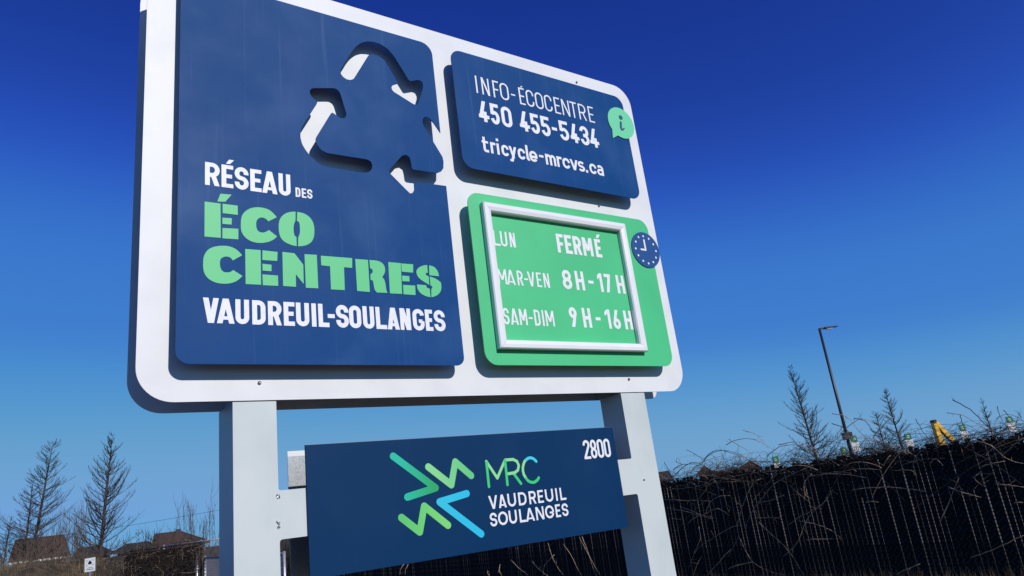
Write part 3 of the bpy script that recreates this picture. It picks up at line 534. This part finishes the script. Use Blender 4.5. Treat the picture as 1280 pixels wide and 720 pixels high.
# ---------------------------------------------------------------- trees
def larch(name,label,u,v,h,lean=(0,0),r0=.11,nb=70,spread=.24,up=.5,bare=.12,seed=1,mat=None,twig=7,spr=1,grp='bare trees on the skyline'):
    rnd=random.Random(seed); t=thing(name,label,'tree',SP(u,v,0),AZ,grp)
    mat=mat or m_bark; mb=MB(); pts=[];rs=[]; N=9
    for i in range(N+1):
        k=i/N; pts.append(Vector((lean[0]*k+rnd.uniform(-.04,.04)*h*.04,lean[1]*k,h*k))); rs.append(r0*(1-k)**.8+.008)
    mb.tube(pts,rs,7).build('trunk',mat,t,sm=True)
    br=MB(); tw=MB()
    for b_ in range(nb):
        k=bare+(1-bare)*min(1,max(0,(b_+rnd.uniform(-6,6))/nb))**.92; z=h*k*.995; i=min(int(k*N),N-1); fr=k*N-i; p=pts[i].lerp(pts[i+1],fr)
        a=rnd.uniform(0,2*PI); L=h*spread*spr*(1.06-k)**.75*rnd.choice((.55,.8,1,1.15))*rnd.uniform(.7,1.15); sl=up*rnd.uniform(.2,1.0)+k*.35
        d=Vector((math.cos(a),math.sin(a),sl*.35)).normalized(); P=[p.copy()]; q=p.copy(); S_=6
        for s_ in range(S_):
            d=(d+Vector((rnd.uniform(-.13,.13),rnd.uniform(-.13,.13),sl*.17+rnd.uniform(-.05,.08)))).normalized(); q=q+d*(L/S_); P.append(q.copy())
            for w_ in range(twig if s_ else 1):
                if rnd.random()<.75:
                    td=(d+Vector((rnd.uniform(-.9,.9),rnd.uniform(-.9,.9),rnd.uniform(-.3,.8)))).normalized(); tl=L*rnd.uniform(.06,.34)*(1.15-.12*s_)
                    qa=P[-2].lerp(P[-1],rnd.random()); mid=qa+td*tl*.5+Vector((0,0,tl*.06)); tw.tube([qa,mid,mid+(td+Vector((0,0,.45))).normalized()*tl*.5],[.0058,.0046,.003],3,False)
        rb=.008+.013*(L/h)/spread*(r0/.11); br.tube(P,[rb*(1-j/(S_+1))+.003 for j in range(S_+1)],4,False)
    br.build('branches',mat,t,sm=True); tw.build('twigs',mat,t,kind='stuff'); return t
larch('larch_tree','tall bare larch leaning right above the brown roof, left edge',-32.6,47.0,9.35,(1.2,0),.12,130,.27,.55,.22,2,spr=1.25)
larch('larch_tree','shorter bare larch just left of the tall leaning one',-33.6,48.0,7.3,(.35,0),.09,90,.28,.6,.25,6)
larch('larch_tree','bare tree half cut off by the left edge of the photo',-35.7,49.0,4.95,(.4,0),.07,60,.4,.8,.2,7)
larch('larch_tree','straight bare larch above the small white camera sign',-23.9,40.0,8.15,(.55,0),.12,140,.25,1.15,.17,3,spr=1.3)
larch('larch_tree','tall bare larch left of the lamp post',15.95,42.0,7.35,(-.4,0),.09,130,.24,1.0,.15,21,spr=1.2)
larch('larch_tree','bare larch right of the lamp post, behind the fence',25.7,52.0,6.33,(-.2,0),.09,110,.30,.7,.15,22)
larch('larch_tree','small bare larch just right of the lamp post',26.8,57.0,5.2,(0,0),.08,90,.36,.8,.15,23)
larch('larch_tree','low bare larch beyond the fence between lamp post and yellow boom',31.3,58.0,3.8,(0,0),.08,70,.42,.8,.15,25)
larch('larch_tree','slim bare larch at the right end of the fence',35.1,57.0,5.15,(0,0),.07,80,.24,.8,.15,24)
# upright brown scrub left
def scrub(label,u,v,h,n,wd,seed,mat=m_bark2,grp='scrub thicket on the left',name='scrub_bush',cat='bush'):
    rnd=random.Random(seed); t=thing(name,label,cat,SP(u,v,0),AZ,grp); mb=MB(); tw=MB()
    for i in range(n):
        x=rnd.gauss(0,wd*.42); y=rnd.gauss(0,wd*.42); hh=h*rnd.uniform(.45,1.0)*(1-.25*min(1,abs(x)/wd)); P=[Vector((x,y,-.1))]; d=Vector((x/wd*.25+rnd.uniform(-.12,.12),rnd.uniform(-.1,.1),1)).normalized(); S_=5
        for s_ in range(S_):
            d=(d+Vector((rnd.uniform(-.1,.1),rnd.uniform(-.1,.1),.05))).normalized(); P.append(P[-1]+d*hh/S_)
            if s_>0:
                for w_ in range(4):
                    td=(d+Vector((rnd.uniform(-.8,.8),rnd.uniform(-.6,.6),.1))).normalized(); tl=hh*rnd.uniform(.08,.22); qa=P[-2].lerp(P[-1],rnd.random()); tw.tube([qa,qa+td*tl*.5,qa+(td+Vector((0,0,.5))).normalized()*tl],[.008,.006,.003],3,False)
        mb.tube(P,[.016,.014,.012,.009,.007,.004],3,False)
    mb.build('stems',mat,t); tw.build('twigs',mat,t,kind='stuff'); return t
for i,(u,v_,h,n,wd,lb) in enumerate(((-22.5,33,3.6,70,1.3,'tall upright bare scrub between the two left larches'),(-20.2,32,4.2,50,1.0,'thin bare scrub just left of the straight larch'),(-25.5,34,3.0,80,1.6,'dense brown scrub in front of the left brown roof'),(-28.0,36,2.8,80,1.6,'dense brown scrub in the lower left corner'),(-30.5,38,2.7,70,1.6,'brown scrub at the far left edge'),(-17.6,31,2.1,60,1.1,'low scrub behind the small white camera sign'),(-12.2,30,1.75,260,1.2,'dark low thicket seen through the gate mesh left of the post'),(-9.6,29,1.75,260,1.2,'dark low thicket seen through the gate mesh right of the left post'),(-14.6,31,1.9,90,1.2,'dark low thicket rising behind the vine covered fence'),(-20.0,27,1.5,90,1.6,'low brown scrub right at the foot of the camera sign'),(-26.5,31,2.4,120,1.8,'mid height brown scrub on the bank below the left brown roof'),(-30.0,33,2.5,110,1.8,'brown scrub on the bank in the bottom left corner'),(-23.0,26.5,1.7,110,1.7,'nearest brown scrub on the bank left of the camera sign'),(-19.0,36,3.0,60,1.2,'hazy pale scrub rising above the low grey roof'),(-23.5,29,2.1,70,1.7,'low brown scrub on the near slope of the bank'))):
    scrub(lb,u,v_,h,n,wd,40+i,m_bark2 if i in (0,1,2,6) else m_bark)
for u,v_,h,n,wd,sd,lb in ((-19.85,42,4.7,16,.75,61,'thin bare tree behind the gate, left of the pair by the post'),(-18.95,42,5.0,16,.8,62,'thin bare tree behind the gate touching the left post'),(13.7,52,4.2,7,.9,63,'faint fan shaped bare tree above the middle of the right fence')):
    scrub(lb,u,v_,h,n,wd,sd,m_bark2,'bare trees on the skyline','slender_tree','tree')
# leafy bush with dry leaves
def leafbush(label,u,v,h,n,seed):
    rnd=random.Random(seed); t=thing('leafy_shrub',label,'bush',SP(u,v,0),AZ); st=MB(); lf=MB()
    for i in range(n):
        a=rnd.uniform(0,2*PI); k=rnd.random(); top=Vector((math.cos(a)*1.1*k**.5*1.0,math.sin(a)*.8*k**.5,h*(1-.55*k)*rnd.uniform(.8,1))); P=[Vector((0,0,0)).lerp(top,j/5)+Vector((0,0,.25*math.sin(PI*j/5)))+Vector((rnd.uniform(-.04,.04),rnd.uniform(-.04,.04),0)) for j in range(6)]
        st.tube(P,[.016,.013,.011,.009,.007,.005],4,False)
        for c in range(26):
            q=P[3].lerp(P[5],rnd.random())+Vector([rnd.gauss(0,.07) for _ in range(3)]); ax=Vector([rnd.uniform(-1,1) for _ in range(3)]).normalized(); bx=ax.orthogonal().normalized(); s1=rnd.uniform(.025,.05); lf.quad(q-ax*s1,q+bx*s1*.5,q+ax*s1,q-bx*s1*.5)
    st.build('stems',m_bark,t); lf.build('leaves',m_leaf,t,kind='stuff'); return t
leafbush('bush with dry brown leaves above the left end of the fence',-13.7,25.2,2.95,20,5)
# ---------------------------------------------------------------- houses far behind
def house(label,px_,py_,rz,wd0,wd1,dp,wall,r0,r1,zt,roofm,wallm=None,win=True,gut=False):
    """hip or gable roof: wd0..wd1 eave line, r0..r1 ridge line"""
    t=thing('house',label,'house',(px_,py_,0),rz,'houses beyond the fence'); wallm=wallm or m_brick
    MB().box(wd0+.5,wd1-.5,.5,dp-.5,0,wall-.02).build('wall',wallm,t)
    ym_=dp/2; z0=wall-.08
    vv=[(wd0,0,z0),(wd1,0,z0),(wd1,dp,z0),(wd0,dp,z0),(r0,ym_,zt),(r1,ym_,zt)]
    rf=obj('roof',(vv,[],[(0,1,5,4),(1,2,5),(2,3,4,5),(3,0,4),(3,2,1,0)]),roofm,t)
    rc_=MB().tube([(wd0,0,z0+.03),(r0,ym_,zt+.03),(r1,ym_,zt+.03),(wd1,0,z0+.03)],.09,4); rc_.build('ridge_cap',m_shingle2,rf)
    MB().box(wd0+.02,wd1-.02,-.12,-.005,z0-.22,z0+.05).build('gutter',m_fascia if gut else roofm,rf)
    if win:
        for k in range(3):
            w_=wd1-wd0; x=wd0+w_*(.2+.3*k); wn=MB().box(x-.6,x+.6,.46,.52,.9,2.1).build('window',m_glass,t); fr=MB()
            for a,b2,c,d in ((x-.7,x-.6,.8,2.2),(x+.6,x+.7,.8,2.2),(x-.6,x+.6,.8,.9),(x-.6,x+.6,2.1,2.2)): fr.box(a,b2,.43,.498,c,d)
            fr.build('window_frame',m_fascia,wn)
    return t
house('brown roofed house behind the leaning larch at the far left',3.87,133.51,-0.0306,-3.90,3.98,12,2.88,-3.28,3.12,6.20,m_shingle,m_brick,True,True)
house('low grey roofed house behind the straight larch',9.93,121.15,-0.0825,-2.60,2.62,10,2.50,-1.76,0.76,3.64,m_shingle2,m_brick,False,False)
house('dark low roof behind the leafy bush, partly hidden by the fence end',12.19,96.79,-0.1251,-2.32,2.36,8,2.32,-1.06,1.38,3.02,m_shingle2,m_brick,False,False)
hh=house('brown hip roofed house above the left end of the fence',18.25,103.97,-0.1726,-3.50,3.60,10,2.32,-2.98,0.02,4.00,m_shingle,m_brick,False,False)
house('small house with cream gable touching the right post',85.19,81.79,-0.7928,-1.48,1.60,8,2.70,-0.72,1.06,4.06,m_shingle2,m_cream,False,False)
house('small brown gabled roof behind the brambles right of the post',107.61,92.91,-0.8471,-1.68,1.72,8,3.16,-0.00,0.22,4.56,m_shingle,m_brick,False,False)
house('long low brown roof behind the brambles on the right fence',110.09,90.05,-0.8734,-2.58,2.62,8,2.52,-2.04,2.22,3.26,m_shingle,m_brick,False,False)
house('brown gabled house roof above the fence, left of the right larch',112.61,86.97,-0.9011,-2.48,2.66,8,2.78,0.68,0.82,4.48,m_shingle,m_brick,False,False)
MB().box(-.5,.1,4.6,5.2,3.85,4.35).build('roof_vent',m_lamp,hh)
# ---------------------------------------------------------------- overhead wire with its poles
pw=thing('power_line','thin overhead wire crossing the sky above the left roofs','power line',SP(-60,63,0),AZ)
P=[(36*k/20,0,4.6-.6*math.sin(PI*k/20)) for k in range(21)]
MB().tube(P,.016,4).build('wire',m_lamp,pw)
for x in (0,36): MB().tube([(x,0,0),(x,0,4.7)],[.13,.1],8).build('pole',m_bark,pw)
# ---------------------------------------------------------------- small white sign at the fence end
cs=thing('small_camera_sign','small white leaning sign with a black camera symbol on a grey stake beside the bank','sign',SP(-11.44,18.85,0),AZ)
rm=Matrix.Translation((0,0,1.36))@Matrix.Rotation(rad(-2),4,'Y')
b2=MB().box(-.135,.135,-.004,0,0,.325,rm).build('sign_plate',M('white_sign_sheet',(.72,.73,.72),.5),cs)
mb=MB()
mb.v+= [tuple(rm@Vector((x,-.0062,z))) for x,z in arc(0,.205,.052,.034,0,345,15)]; mb.f.append(tuple(range(16)))
for x in (-.08,.08):
    for z in (.15,.265): mb.box(x-.018,x+.018,-.006,-.0045,z-.006,z+.006,rm@Matrix.Translation((0,0,0)))
mb.box(-.02,.02,-.0062,-.0045,.235,.262,rm)
mb.box(-.07,.07,-.006,-.0045,.085,.095,rm); mb.box(-.10,.10,-.006,-.0045,.045,.058,rm)
mb.build('printed_symbol',m_lamp,b2)
MB().box(-.022,.022,.001,.03,-.1,1.62).build('stake',m_pipe,cs)
# ---------------------------------------------------------------- slatted chain-link fence on the right
FD=Vector((-.16275,.98667,0)); FN=Vector((-.98667,-.16275,0)); FA=Vector((9.045,1.18,0))   # FN points to the road side
def FP(s_,z,off=0): return FA+FD*s_+FN*off+Vector((0,0,z))
FH=1.70; S0,S1=-2.3,16.6; PIT=.0640
fence=thing('slatted_fence','long black chain-link fence with black privacy slats, right side and under the sign','fence',FP((S0+S1)/2,0))
sm_=MB(); hw=.0306
n=len(sm_.v)
for z in (.03,FH-.03):
    for x,y in ((-hw,-.004),(-hw*.3,.004),(hw*.3,.004),(hw,-.004),(hw*.3,-.0015),(-hw*.3,-.0015)): sm_.v.append((x,y,z))
for k in range(6): sm_.f.append((k,(k+1)%6,6+(k+1)%6,6+k))
sm_.f.append((0,1,2,3,4,5)); sm_.f.append((11,10,9,8,7,6))
slat_me=bpy.data.meshes.new('slat'); slat_me.from_pydata(sm_.v,[],sm_.f); slat_me.materials.append(m_black)
rot=Matrix.Rotation(math.atan2(FD.y,FD.x),4,'Z'); rnd=random.Random(8)
pinv=Matrix.Translation(-fence.location)
ns=int((S1-S0)/PIT)
for i in range(ns):
    s_=S0+i*PIT; o=bpy.data.objects.new('slat',slat_me); COL.objects.link(o); o.parent=fence
    o.matrix_local=pinv@Matrix.Translation(FP(s_+rnd.uniform(-.0028,.0028),rnd.uniform(-.02,.05)))@rot@Matrix.Rotation(rnd.uniform(-.0035,.0035),4,'Y')@Matrix.Rotation(rnd.choice((0,0,.0,.25))*rnd.uniform(-1,1),4,'Z')
mesh=MB(); zz=.086
for i in range(ns+1):
    s_=S0+(i-.5)*PIT; 
    for side in (1,-1):
        z=0.04; k=0
        while z<FH:
            a=s_+(PIT/2 if k%2 else -PIT/2)*side*.98; b_=s_+(PIT/2 if (k+1)%2 else -PIT/2)*side*.98
            mesh.tube([FP(a,z,.007*side),FP(b_,z+zz*.5,.007*side)],.0038,3,False); z+=zz*.5; k+=1
mesh.build('chain_mesh',m_wire,fence,world=True,kind='stuff')
for k in range(7):
    s_=S0+.1+k*3.1; MB().tube([FP(s_,0,-.05),FP(s_,FH-.05,-.05)],.03,8).build('fence_post',m_wire,fence,world=True,sm=True)
MB().tube([FP(S0,FH-.07,-.045),FP(S1,FH-.07,-.045)],.021,8).build('top_rail',m_wire,fence,world=True,sm=True)
MB().tube([FP(S0,.06,.02),FP(S1,.06,.02)],.003,4).build('tension_wire',m_wire,fence,world=True)
# ---------------------------------------------------------------- plain chain-link fence behind the gate
def meshfence(name,label,P0,P1,h,pit,posts,r=.003,mat=m_gwire,z0=.05):
    t=thing(name,label,'fence',(P0+P1)/2); d=(P1-P0); L=d.length; d.normalize(); nn_=Vector((-d.y,d.x,0)); mb=MB(); n_=int(L/pit)
    # straight diagonal strands both ways
    for sgn in (1,-1):
        for i in range(-int(h/pit)-1,n_+int(h/pit)+2):
            x0=i*pit; x1=x0+sgn*(h-z0)
            a,b_=x0,x1; za,zb=z0,h
            for _ in (0,):
                lo_,hi_=(a,b_) if a<b_ else (b_,a)
                if hi_<0 or lo_>L: break
                def cl(x,z,xo,zo):
                    if x<0: tt=(0-x)/(xo-x); return 0,z+(zo-z)*tt
                    if x>L: tt=(x-L)/(x-xo); return L,z+(zo-z)*tt
                    return x,z
                A_=cl(a,za,b_,zb); B_=cl(b_,zb,a,za)
                mb.tube([P0+d*A_[0]+Vector((0,0,A_[1]))+nn_*.003*sgn,P0+d*B_[0]+Vector((0,0,B_[1]))+nn_*.003*sgn],r,3,False)
    mb.build('chain_mesh',mat,t,world=True,kind='stuff')
    MB().tube([P0+Vector((0,0,h)),P1+Vector((0,0,h))],.024,8).build('top_rail',m_pipe,t,world=True,sm=True)
    for k in range(posts): q=P0+d*(L*k/(posts-1)); MB().tube([q,q+Vector((0,0,h+.04))],.03,8).build('fence_post',m_pipe,t,world=True,sm=True)
    return t
q0=Vector((4.24,26.45,0)); q1=Vector((6.36,24.95,0))
meshfence('wire_fence','tall galvanized chain-link fence behind the gate, its top rail against the hip roof',q0,q1,1.80,.085,3,.0035)
# left vine covered slat fence
L0=Vector((2.31,20.11,0)); L1=Vector((3.98,19.06,0))
lf=thing('vine_covered_fence','short black slatted fence overgrown with dry vines, left of the grey post','fence',(L0+L1)/2)
dl=(L1-L0).normalized(); n_=int((L1-L0).length/.0600); rl=Matrix.Rotation(math.atan2(dl.y,dl.x),4,'Z')
for i in range(n_):
    o=bpy.data.objects.new('slat',slat_me); COL.objects.link(o); o.parent=lf; o.matrix_local=Matrix.Translation(-lf.location)@Matrix.Translation(L0+dl*(i+.5)*.0600+Vector((0,0,.0)))@rl@Matrix.Rotation(rnd.uniform(-.1,.1),4,'Z')
MB().tube([L0+Vector((0,0,1.72)),L1+Vector((0,0,1.72))],.022,8).build('top_rail',m_wire,lf,world=True)
for q in (L0,L1): MB().tube([q,q+Vector((0,0,1.75))],.032,8).build('fence_post',m_wire,lf,world=True)
# gate
G0=Vector((4.07,19.01,0)); G1=Vector((3.62,10.57,0)); G1=G0+(G1-G0)
gt=thing('wire_gate','low galvanized chain-link gate left and behind the grey post','gate',G0); dg=(G1-G0).normalized(); Lg=(G1-G0).length
MB().tube([G0+Vector((-.17,.12,0)),G0+Vector((-.17,.12,1.40))],.042,10).build('gate_post',m_pipe,gt,world=True,sm=True)
MB().tube([G0+Vector((-.24,.12,1.06)),G0+Vector((-.10,.10,1.06))],.05,8).build('hinge',m_pipe,gt,world=True,sm=True)
fr=MB()
fr.tube([G0+Vector((0,0,.1)),G0+Vector((0,0,1.37))],.028,8)
fr.tube([G1+Vector((0,0,.1)),G1+Vector((0,0,1.36))],.028,8)
fr.tube([G0+Vector((0,0,1.33)),G1+Vector((0,0,1.33))],.014,8); fr.tube([G0+Vector((0,0,.12)),G1+Vector((0,0,.12))],.022,8)
fr.build('gate_frame',m_pipe,gt,world=True,sm=True)
MB().tube([G0+dg*.16+Vector((0,0,.1)),G0+dg*.16+Vector((0,0,1.35))],.016,8).build('gate_brace',m_pipe,gt,world=True,sm=True)
mb=MB(); pit=.085; h0,h1=.12,1.32
for sgn in (1,-1):
    for i in range(-18,int(Lg/pit)+18):
        a=i*pit; b_=a+sgn*(h1-h0); za,zb=h0,h1
        if max(a,b_)<0 or min(a,b_)>Lg: continue
        def cl(x,z,xo,zo):
            if x<0: tt=-x/(xo-x); return 0,z+(zo-z)*tt
            if x>Lg: tt=(x-Lg)/(x-xo); return Lg,z+(zo-z)*tt
            return x,z
        A_=cl(a,za,b_,zb); B_=cl(b_,zb,a,za); mb.tube([G0+dg*A_[0]+Vector((.002*sgn,0,A_[1])),G0+dg*B_[0]+Vector((.002*sgn,0,B_[1]))],0.0034,3,False)
mb.build('chain_mesh',m_pipe,gt,world=True,kind='stuff')
# ---------------------------------------------------------------- brambles on the fence
def spl(P,n=4):
    """Catmull-Rom through the points"""
    if len(P)<3: P=[P[0],((P[0][0]+P[1][0])/2,(P[0][1]+P[1][1])/2+.008),P[1]]
    out=[]
    for i in range(len(P)-1):
        p0=Vector(P[max(i-1,0)]);p1=Vector(P[i]);p2=Vector(P[i+1]);p3=Vector(P[min(i+2,len(P)-1)])
        for k in range(n):
            t=k/n; q=.5*((2*p1)+(p2-p0)*t+(2*p0-5*p1+4*p2-p3)*t*t+(3*p1-p0-3*p2+p3)*t**3); out.append((q.x,q.y))
    out.append(tuple(P[-1])); return out
def bramble(label,canes,seed,rr=(.0042,.0065),extra=0,srange=(0,5),ztop=1.7,tuft=0):
    rnd=random.Random(seed); sm=sum(c[0][0] for c in canes)/max(1,len(canes)) if canes else sum(srange)/2
    t=thing('bramble',label,'bramble',FP(sm,0,.1),0,'brambles climbing over the fence')
    for c in canes:
        P=spl(c); off0=rnd.uniform(.05,.10); k=len(P); zm=max(z for _,z in P); r=rnd.uniform(*rr)
        pts=[]
        for i,(s_,z) in enumerate(P): pts.append(FP(s_+rnd.uniform(-.004,.004),z+rnd.uniform(-.004,.004),off0+.05*math.sin(i/k*PI)+rnd.uniform(-.004,.004)))
        mb=MB().tube(pts,[r*(1-.6*i/k) for i in range(k)],5)
        for i in range(1,k-1):   # short side twigs
            if rnd.random()<.25:
                d=Vector((rnd.uniform(-.3,.3),rnd.uniform(-1,1),rnd.uniform(-.8,.8))).normalized(); l=rnd.uniform(.03,.12); mb.tube([pts[i],pts[i]+d*l],[r*.5,r*.2],3)
        mb.build('cane',m_cane if (zm<1.72 or rnd.random()<.3) else m_cane2,t,world=True,sm=True)  # silhouette against the sky painted in: canes topping the fence mostly go dark
    if extra:
        mb=MB(); m2=MB()
        for _ in range(extra):
            s_=rnd.uniform(*srange); L=rnd.uniform(.25,1.5); z=ztop-abs(rnd.gauss(0,.16)); a=rnd.choice((-1,1))*rnd.uniform(.2,1); up=rnd.uniform(.25,1.25) if rnd.random()<.7 else rnd.uniform(-.6,.2); n_=8; pts=[]; off=rnd.uniform(-.12,.18)
            for k in range(n_+1):
                q=k/n_; pts.append(FP(s_+a*L*q,z+L*.5*(up*q*1.15-1.0*q*q*max(up,.3)),off+rnd.uniform(-.01,.01)+.05*q))
            r=rnd.uniform(.0016,.0045); (mb if rnd.random()<.45 else m2).tube(pts,[r*(1-.6*k/n_) for k in range(n_+1)],3,False)
        for _ in range(int(tuft)):
            s_=rnd.uniform(*srange); z=ztop+rnd.gauss(-.08,.07); p=FP(s_,z,rnd.uniform(-.1,.12)); d=Vector((rnd.uniform(-.4,.4),rnd.uniform(-1,1),rnd.uniform(-.6,.9))).normalized(); l=rnd.uniform(.05,.22)
            m2.tube([p,p+d*l*.5+Vector((0,0,.01)),p+d*l],[.0024,.002,.001],3,False)
        mb.build('fine_canes',m_cane,t,world=True,kind='stuff'); m2.build('dark_fine_canes',m_cane2,t,world=True,kind='stuff')
    return t
bramble('pale arching brambles on the fence beside the right post',CANE_A,31,extra=150,srange=(3.2,8.4),ztop=1.76,tuft=1300)
bramble('tangled brambles on the fence below the lamp post',CANE_B,32,extra=150,srange=(1.4,4.2),ztop=1.76,tuft=1000)
bramble('brambles with long dark shoots at the right end of the fence',CANE_C,33,extra=190,srange=(-1.4,2.0),ztop=1.75,tuft=1000)
bramble('straight pale stalks against the fence under the name plate',CANE_D,34,rr=(.006,.009))
# vines on the left fence
rnd=random.Random(77); vt=thing('dry_vine','dense tangle of dry brown vine over the left fence end','vine',(L0+L1)/2+Vector((0,-.2,0))); mb=MB(); m2=MB(); nl=Vector((dl.y,-dl.x,0)); LL=(L1-L0).length
for _ in range(900):
    x=rnd.uniform(0,LL+.1); z=1.72-abs(rnd.gauss(0,.45))+rnd.gauss(0,.05)+.07*math.sin(x*5); 
    if z<.2: continue
    a=rnd.uniform(0,2*PI); L=rnd.uniform(.12,.5); c=rnd.uniform(-2.5,2.5); pts=[]; px,pz=x,z
    for k in range(7): pts.append(L0+dl*max(.02,min(LL+.12,px))+nl*(.05+rnd.uniform(0,.12))+Vector((0,0,min(pz,1.80+rnd.uniform(-.05,.12))))); px+=math.cos(a)*L/6; pz+=math.sin(a)*L/6; a+=c/6
    r=rnd.uniform(.0018,.0036); (mb if rnd.random()<.07 else m2).tube(pts,r,3,False)
mb.build('pale_vine_stems',m_cane,vt,world=True,kind='stuff'); m2.build('dark_vine_stems',m_cane2,vt,world=True,kind='stuff')
# ---------------------------------------------------------------- lamp post
lp=thing('street_lamp','dark tall street lamp with a flat arm, right of the sign behind the fence','street lamp',SP(15.94,37.3,0),AZ)
mb=MB().tube([(-.99+.99,0,0),(0,0,8.25)],[.085,.06],10); mb.build('pole',m_lamp,lp,sm=True)
lp.location=SP(15.36,35.6,0)
lp.location=SP(15.10,35.6,0)
hd=MB(); hd.box(-.02,.30,-.05,.05,8.20,8.27); hd.box(.86,.9,-.04,.04,8.22,8.25); hd.build('arm',m_lamp,lp)
b3=MB(); P=[(.25,8.20),(.9,8.235),(.9,8.26),(.25,8.285)]
b3.v+=[(x,y,z) for y in (-.14,.14) for x,z in P]; b3.f+=[(0,1,2,3),(7,6,5,4),(0,4,5,1),(1,5,6,2),(2,6,7,3),(3,7,4,0)]
ho=b3.build('lamp_head',m_lamp,lp); l_=MB().box(.34,.62,-.1,.1,8.165,8.203); l_.build('lens',m_lens,ho)
MB().box(-.17,.22,-.16,.16,2.72,3.05).build('junction_box',m_lamp,lp)
# ---------------------------------------------------------------- container bay markers (white boards with green symbol plates)
mk=None
def marker(u,v,z,label,tilt=0):
    t=thing('bay_marker',label,'sign',SP(u,v,0),AZ+tilt,'bay marker signs in the yard'); b_=MB().box(-.13,.13,-.02,.02,z-.52,z-.2); bd=b_.build('white_board',M('white_marker',(.68,.68,.66),.6) if 'white_marker' not in bpy.data.materials else bpy.data.materials['white_marker'],t)
    g=MB().box(-.10,.10,-.03,.02,z-.195,z+.02).build('green_plate',m_signg,t)
    s_=MB(); s_.box(-.035,.035,-.034,-.0305,z-.13,z-.115); s_.box(-.035,.035,-.034,-.0305,z-.06,z-.045); s_.box(-.035,-.02,-.034,-.0305,z-.115,z-.06); s_.box(.02,.035,-.034,-.0305,z-.115,z-.06); s_.build('symbol',bpy.data.materials['white_marker'],g)
    MB().box(-.03,.03,.021,.06,0,z-.1).build('marker_post',m_pipe,t)
for u,z,lb in ((11.2,2.49,'green and white bay marker right beside the lamp post'),(10.75,2.15,'low green bay marker left of the lamp post foot'),(13.06,2.34,'green and white bay marker between the lamp post and the yellow boom'),(15.0,2.40,'green and white bay marker just right of the yellow boom'),(16.68,2.47,'green and white bay marker at the far right of the fence'),(8.35,2.14,'low green bay marker behind the brambles left of the tall larch')): marker(u,25.9,z,lb)
# ---------------------------------------------------------------- excavator
ex=thing('excavator','yellow excavator whose folded boom peaks above the fence','excavator',SP(17.4,31.2,0),AZ)
def bar(name,P,w0,w1,par_,mat=m_yellow,th=.11):
    v=[];f=[]
    for i,(x,z) in enumerate(P):
        a=Vector(P[max(i-1,0)]);b_=Vector(P[min(i+1,len(P)-1)]); d=(b_-a).normalized(); n_=Vector((-d.y,d.x)); w_=w0+(w1-w0)*i/(len(P)-1)
        for y in (-th,th):
            for s_ in (-1,1): v.append((x+n_.x*w_*s_/2,y,z+n_.y*w_*s_/2))
    for i in range(len(P)-1):
        a=i*4; c=a+4; f+=[(a,a+1,c+1,c),(a+3,a+2,c+2,c+3),(a,c,c+2,a+2),(a+1,a+3,c+3,c+1)]
    f+=[(0,2,3,1),(len(v)-4,len(v)-3,len(v)-1,len(v)-2)]
    return obj(name,(v,[],f),mat,par_)
bar('stick',[(-.44,2.84),(-.42,2.4),(-.36,1.9),(-.35,1.3)],.12,.26,ex)
bo=bar('boom',[(-.42,2.90),(-.15,2.42),(.14,1.95),(.55,1.3)],.12,.19,ex)
bar('boom_ram',[(-.26,2.50),(.10,1.90)],.09,.09,ex,m_rubber,.05)
MB().tube([(-.44,-.16,2.86),(-.44,.16,2.86)],.07,10).build('boom_pin',m_rubber,ex)
bar('bucket',[(-.50,1.35),(-.62,1.0),(-.45,.7)],.5,.25,ex,m_rubber,.3)
MB().box(.4,2.2,-.8,.8,.75,1.35).build('machine_body',m_rubber,ex)
cb=MB().box(.7,1.5,-.75,.0,1.35,1.6).build('cab',m_rubber,ex); MB().box(.75,1.45,-.78,-.751,1.38,1.56).build('cab_window',m_glass,cb)
for y in (-.85,.55):
    mb=MB(); pts=arc(.5,.36,.36,.33,90,270,8)+arc(2.1,.36,.36,.33,-90,90,8); n0=len(mb.v)
    for yy in (y,y+.35): mb.v+=[(x,yy,z) for x,z in pts]
    k=len(pts)
    for i in range(k): mb.f.append((i,(i+1)%k,k+(i+1)%k,k+i))
    mb.f.append(tuple(range(k))[::-1]); mb.f.append(tuple(range(k,2*k))); mb.build('track',m_rubber,ex)
# ---------------------------------------------------------------- dry grass: near the fence and on the bank
rnd=random.Random(5); mb=MB()
def blade(p,h,w_,lean):
    a=rnd.uniform(0,2*PI); d=Vector((math.cos(a),math.sin(a),0)); t_=p+Vector((math.cos(a+1.3)*lean,math.sin(a+1.3)*lean,h)); mb.v+= [tuple(p-d*w_),tuple(p+d*w_),tuple(t_)]; n_=len(mb.v); mb.f.append((n_-3,n_-2,n_-1))
for _ in range(16000):
    u=rnd.uniform(-32,-15.6); v_=rnd.uniform(22.5,33); j=(v_-22)/20; z=1.75*max(0,math.sin(PI*j))**.8*min(1,(-15.5-u)/4.2) 
    blade(SP(u,v_,z-.08),rnd.uniform(.12,.5),.007,.15)
for _ in range(9000):
    s_=rnd.uniform(-2,16); o_=abs(rnd.gauss(0,.5)); blade(FP(s_,0,o_+.03),rnd.uniform(.1,.38),.004,.12)
mb.build('dry_grass',m_grassblade,label='dry straw coloured grass on the bank and along the fence',kind='stuff')
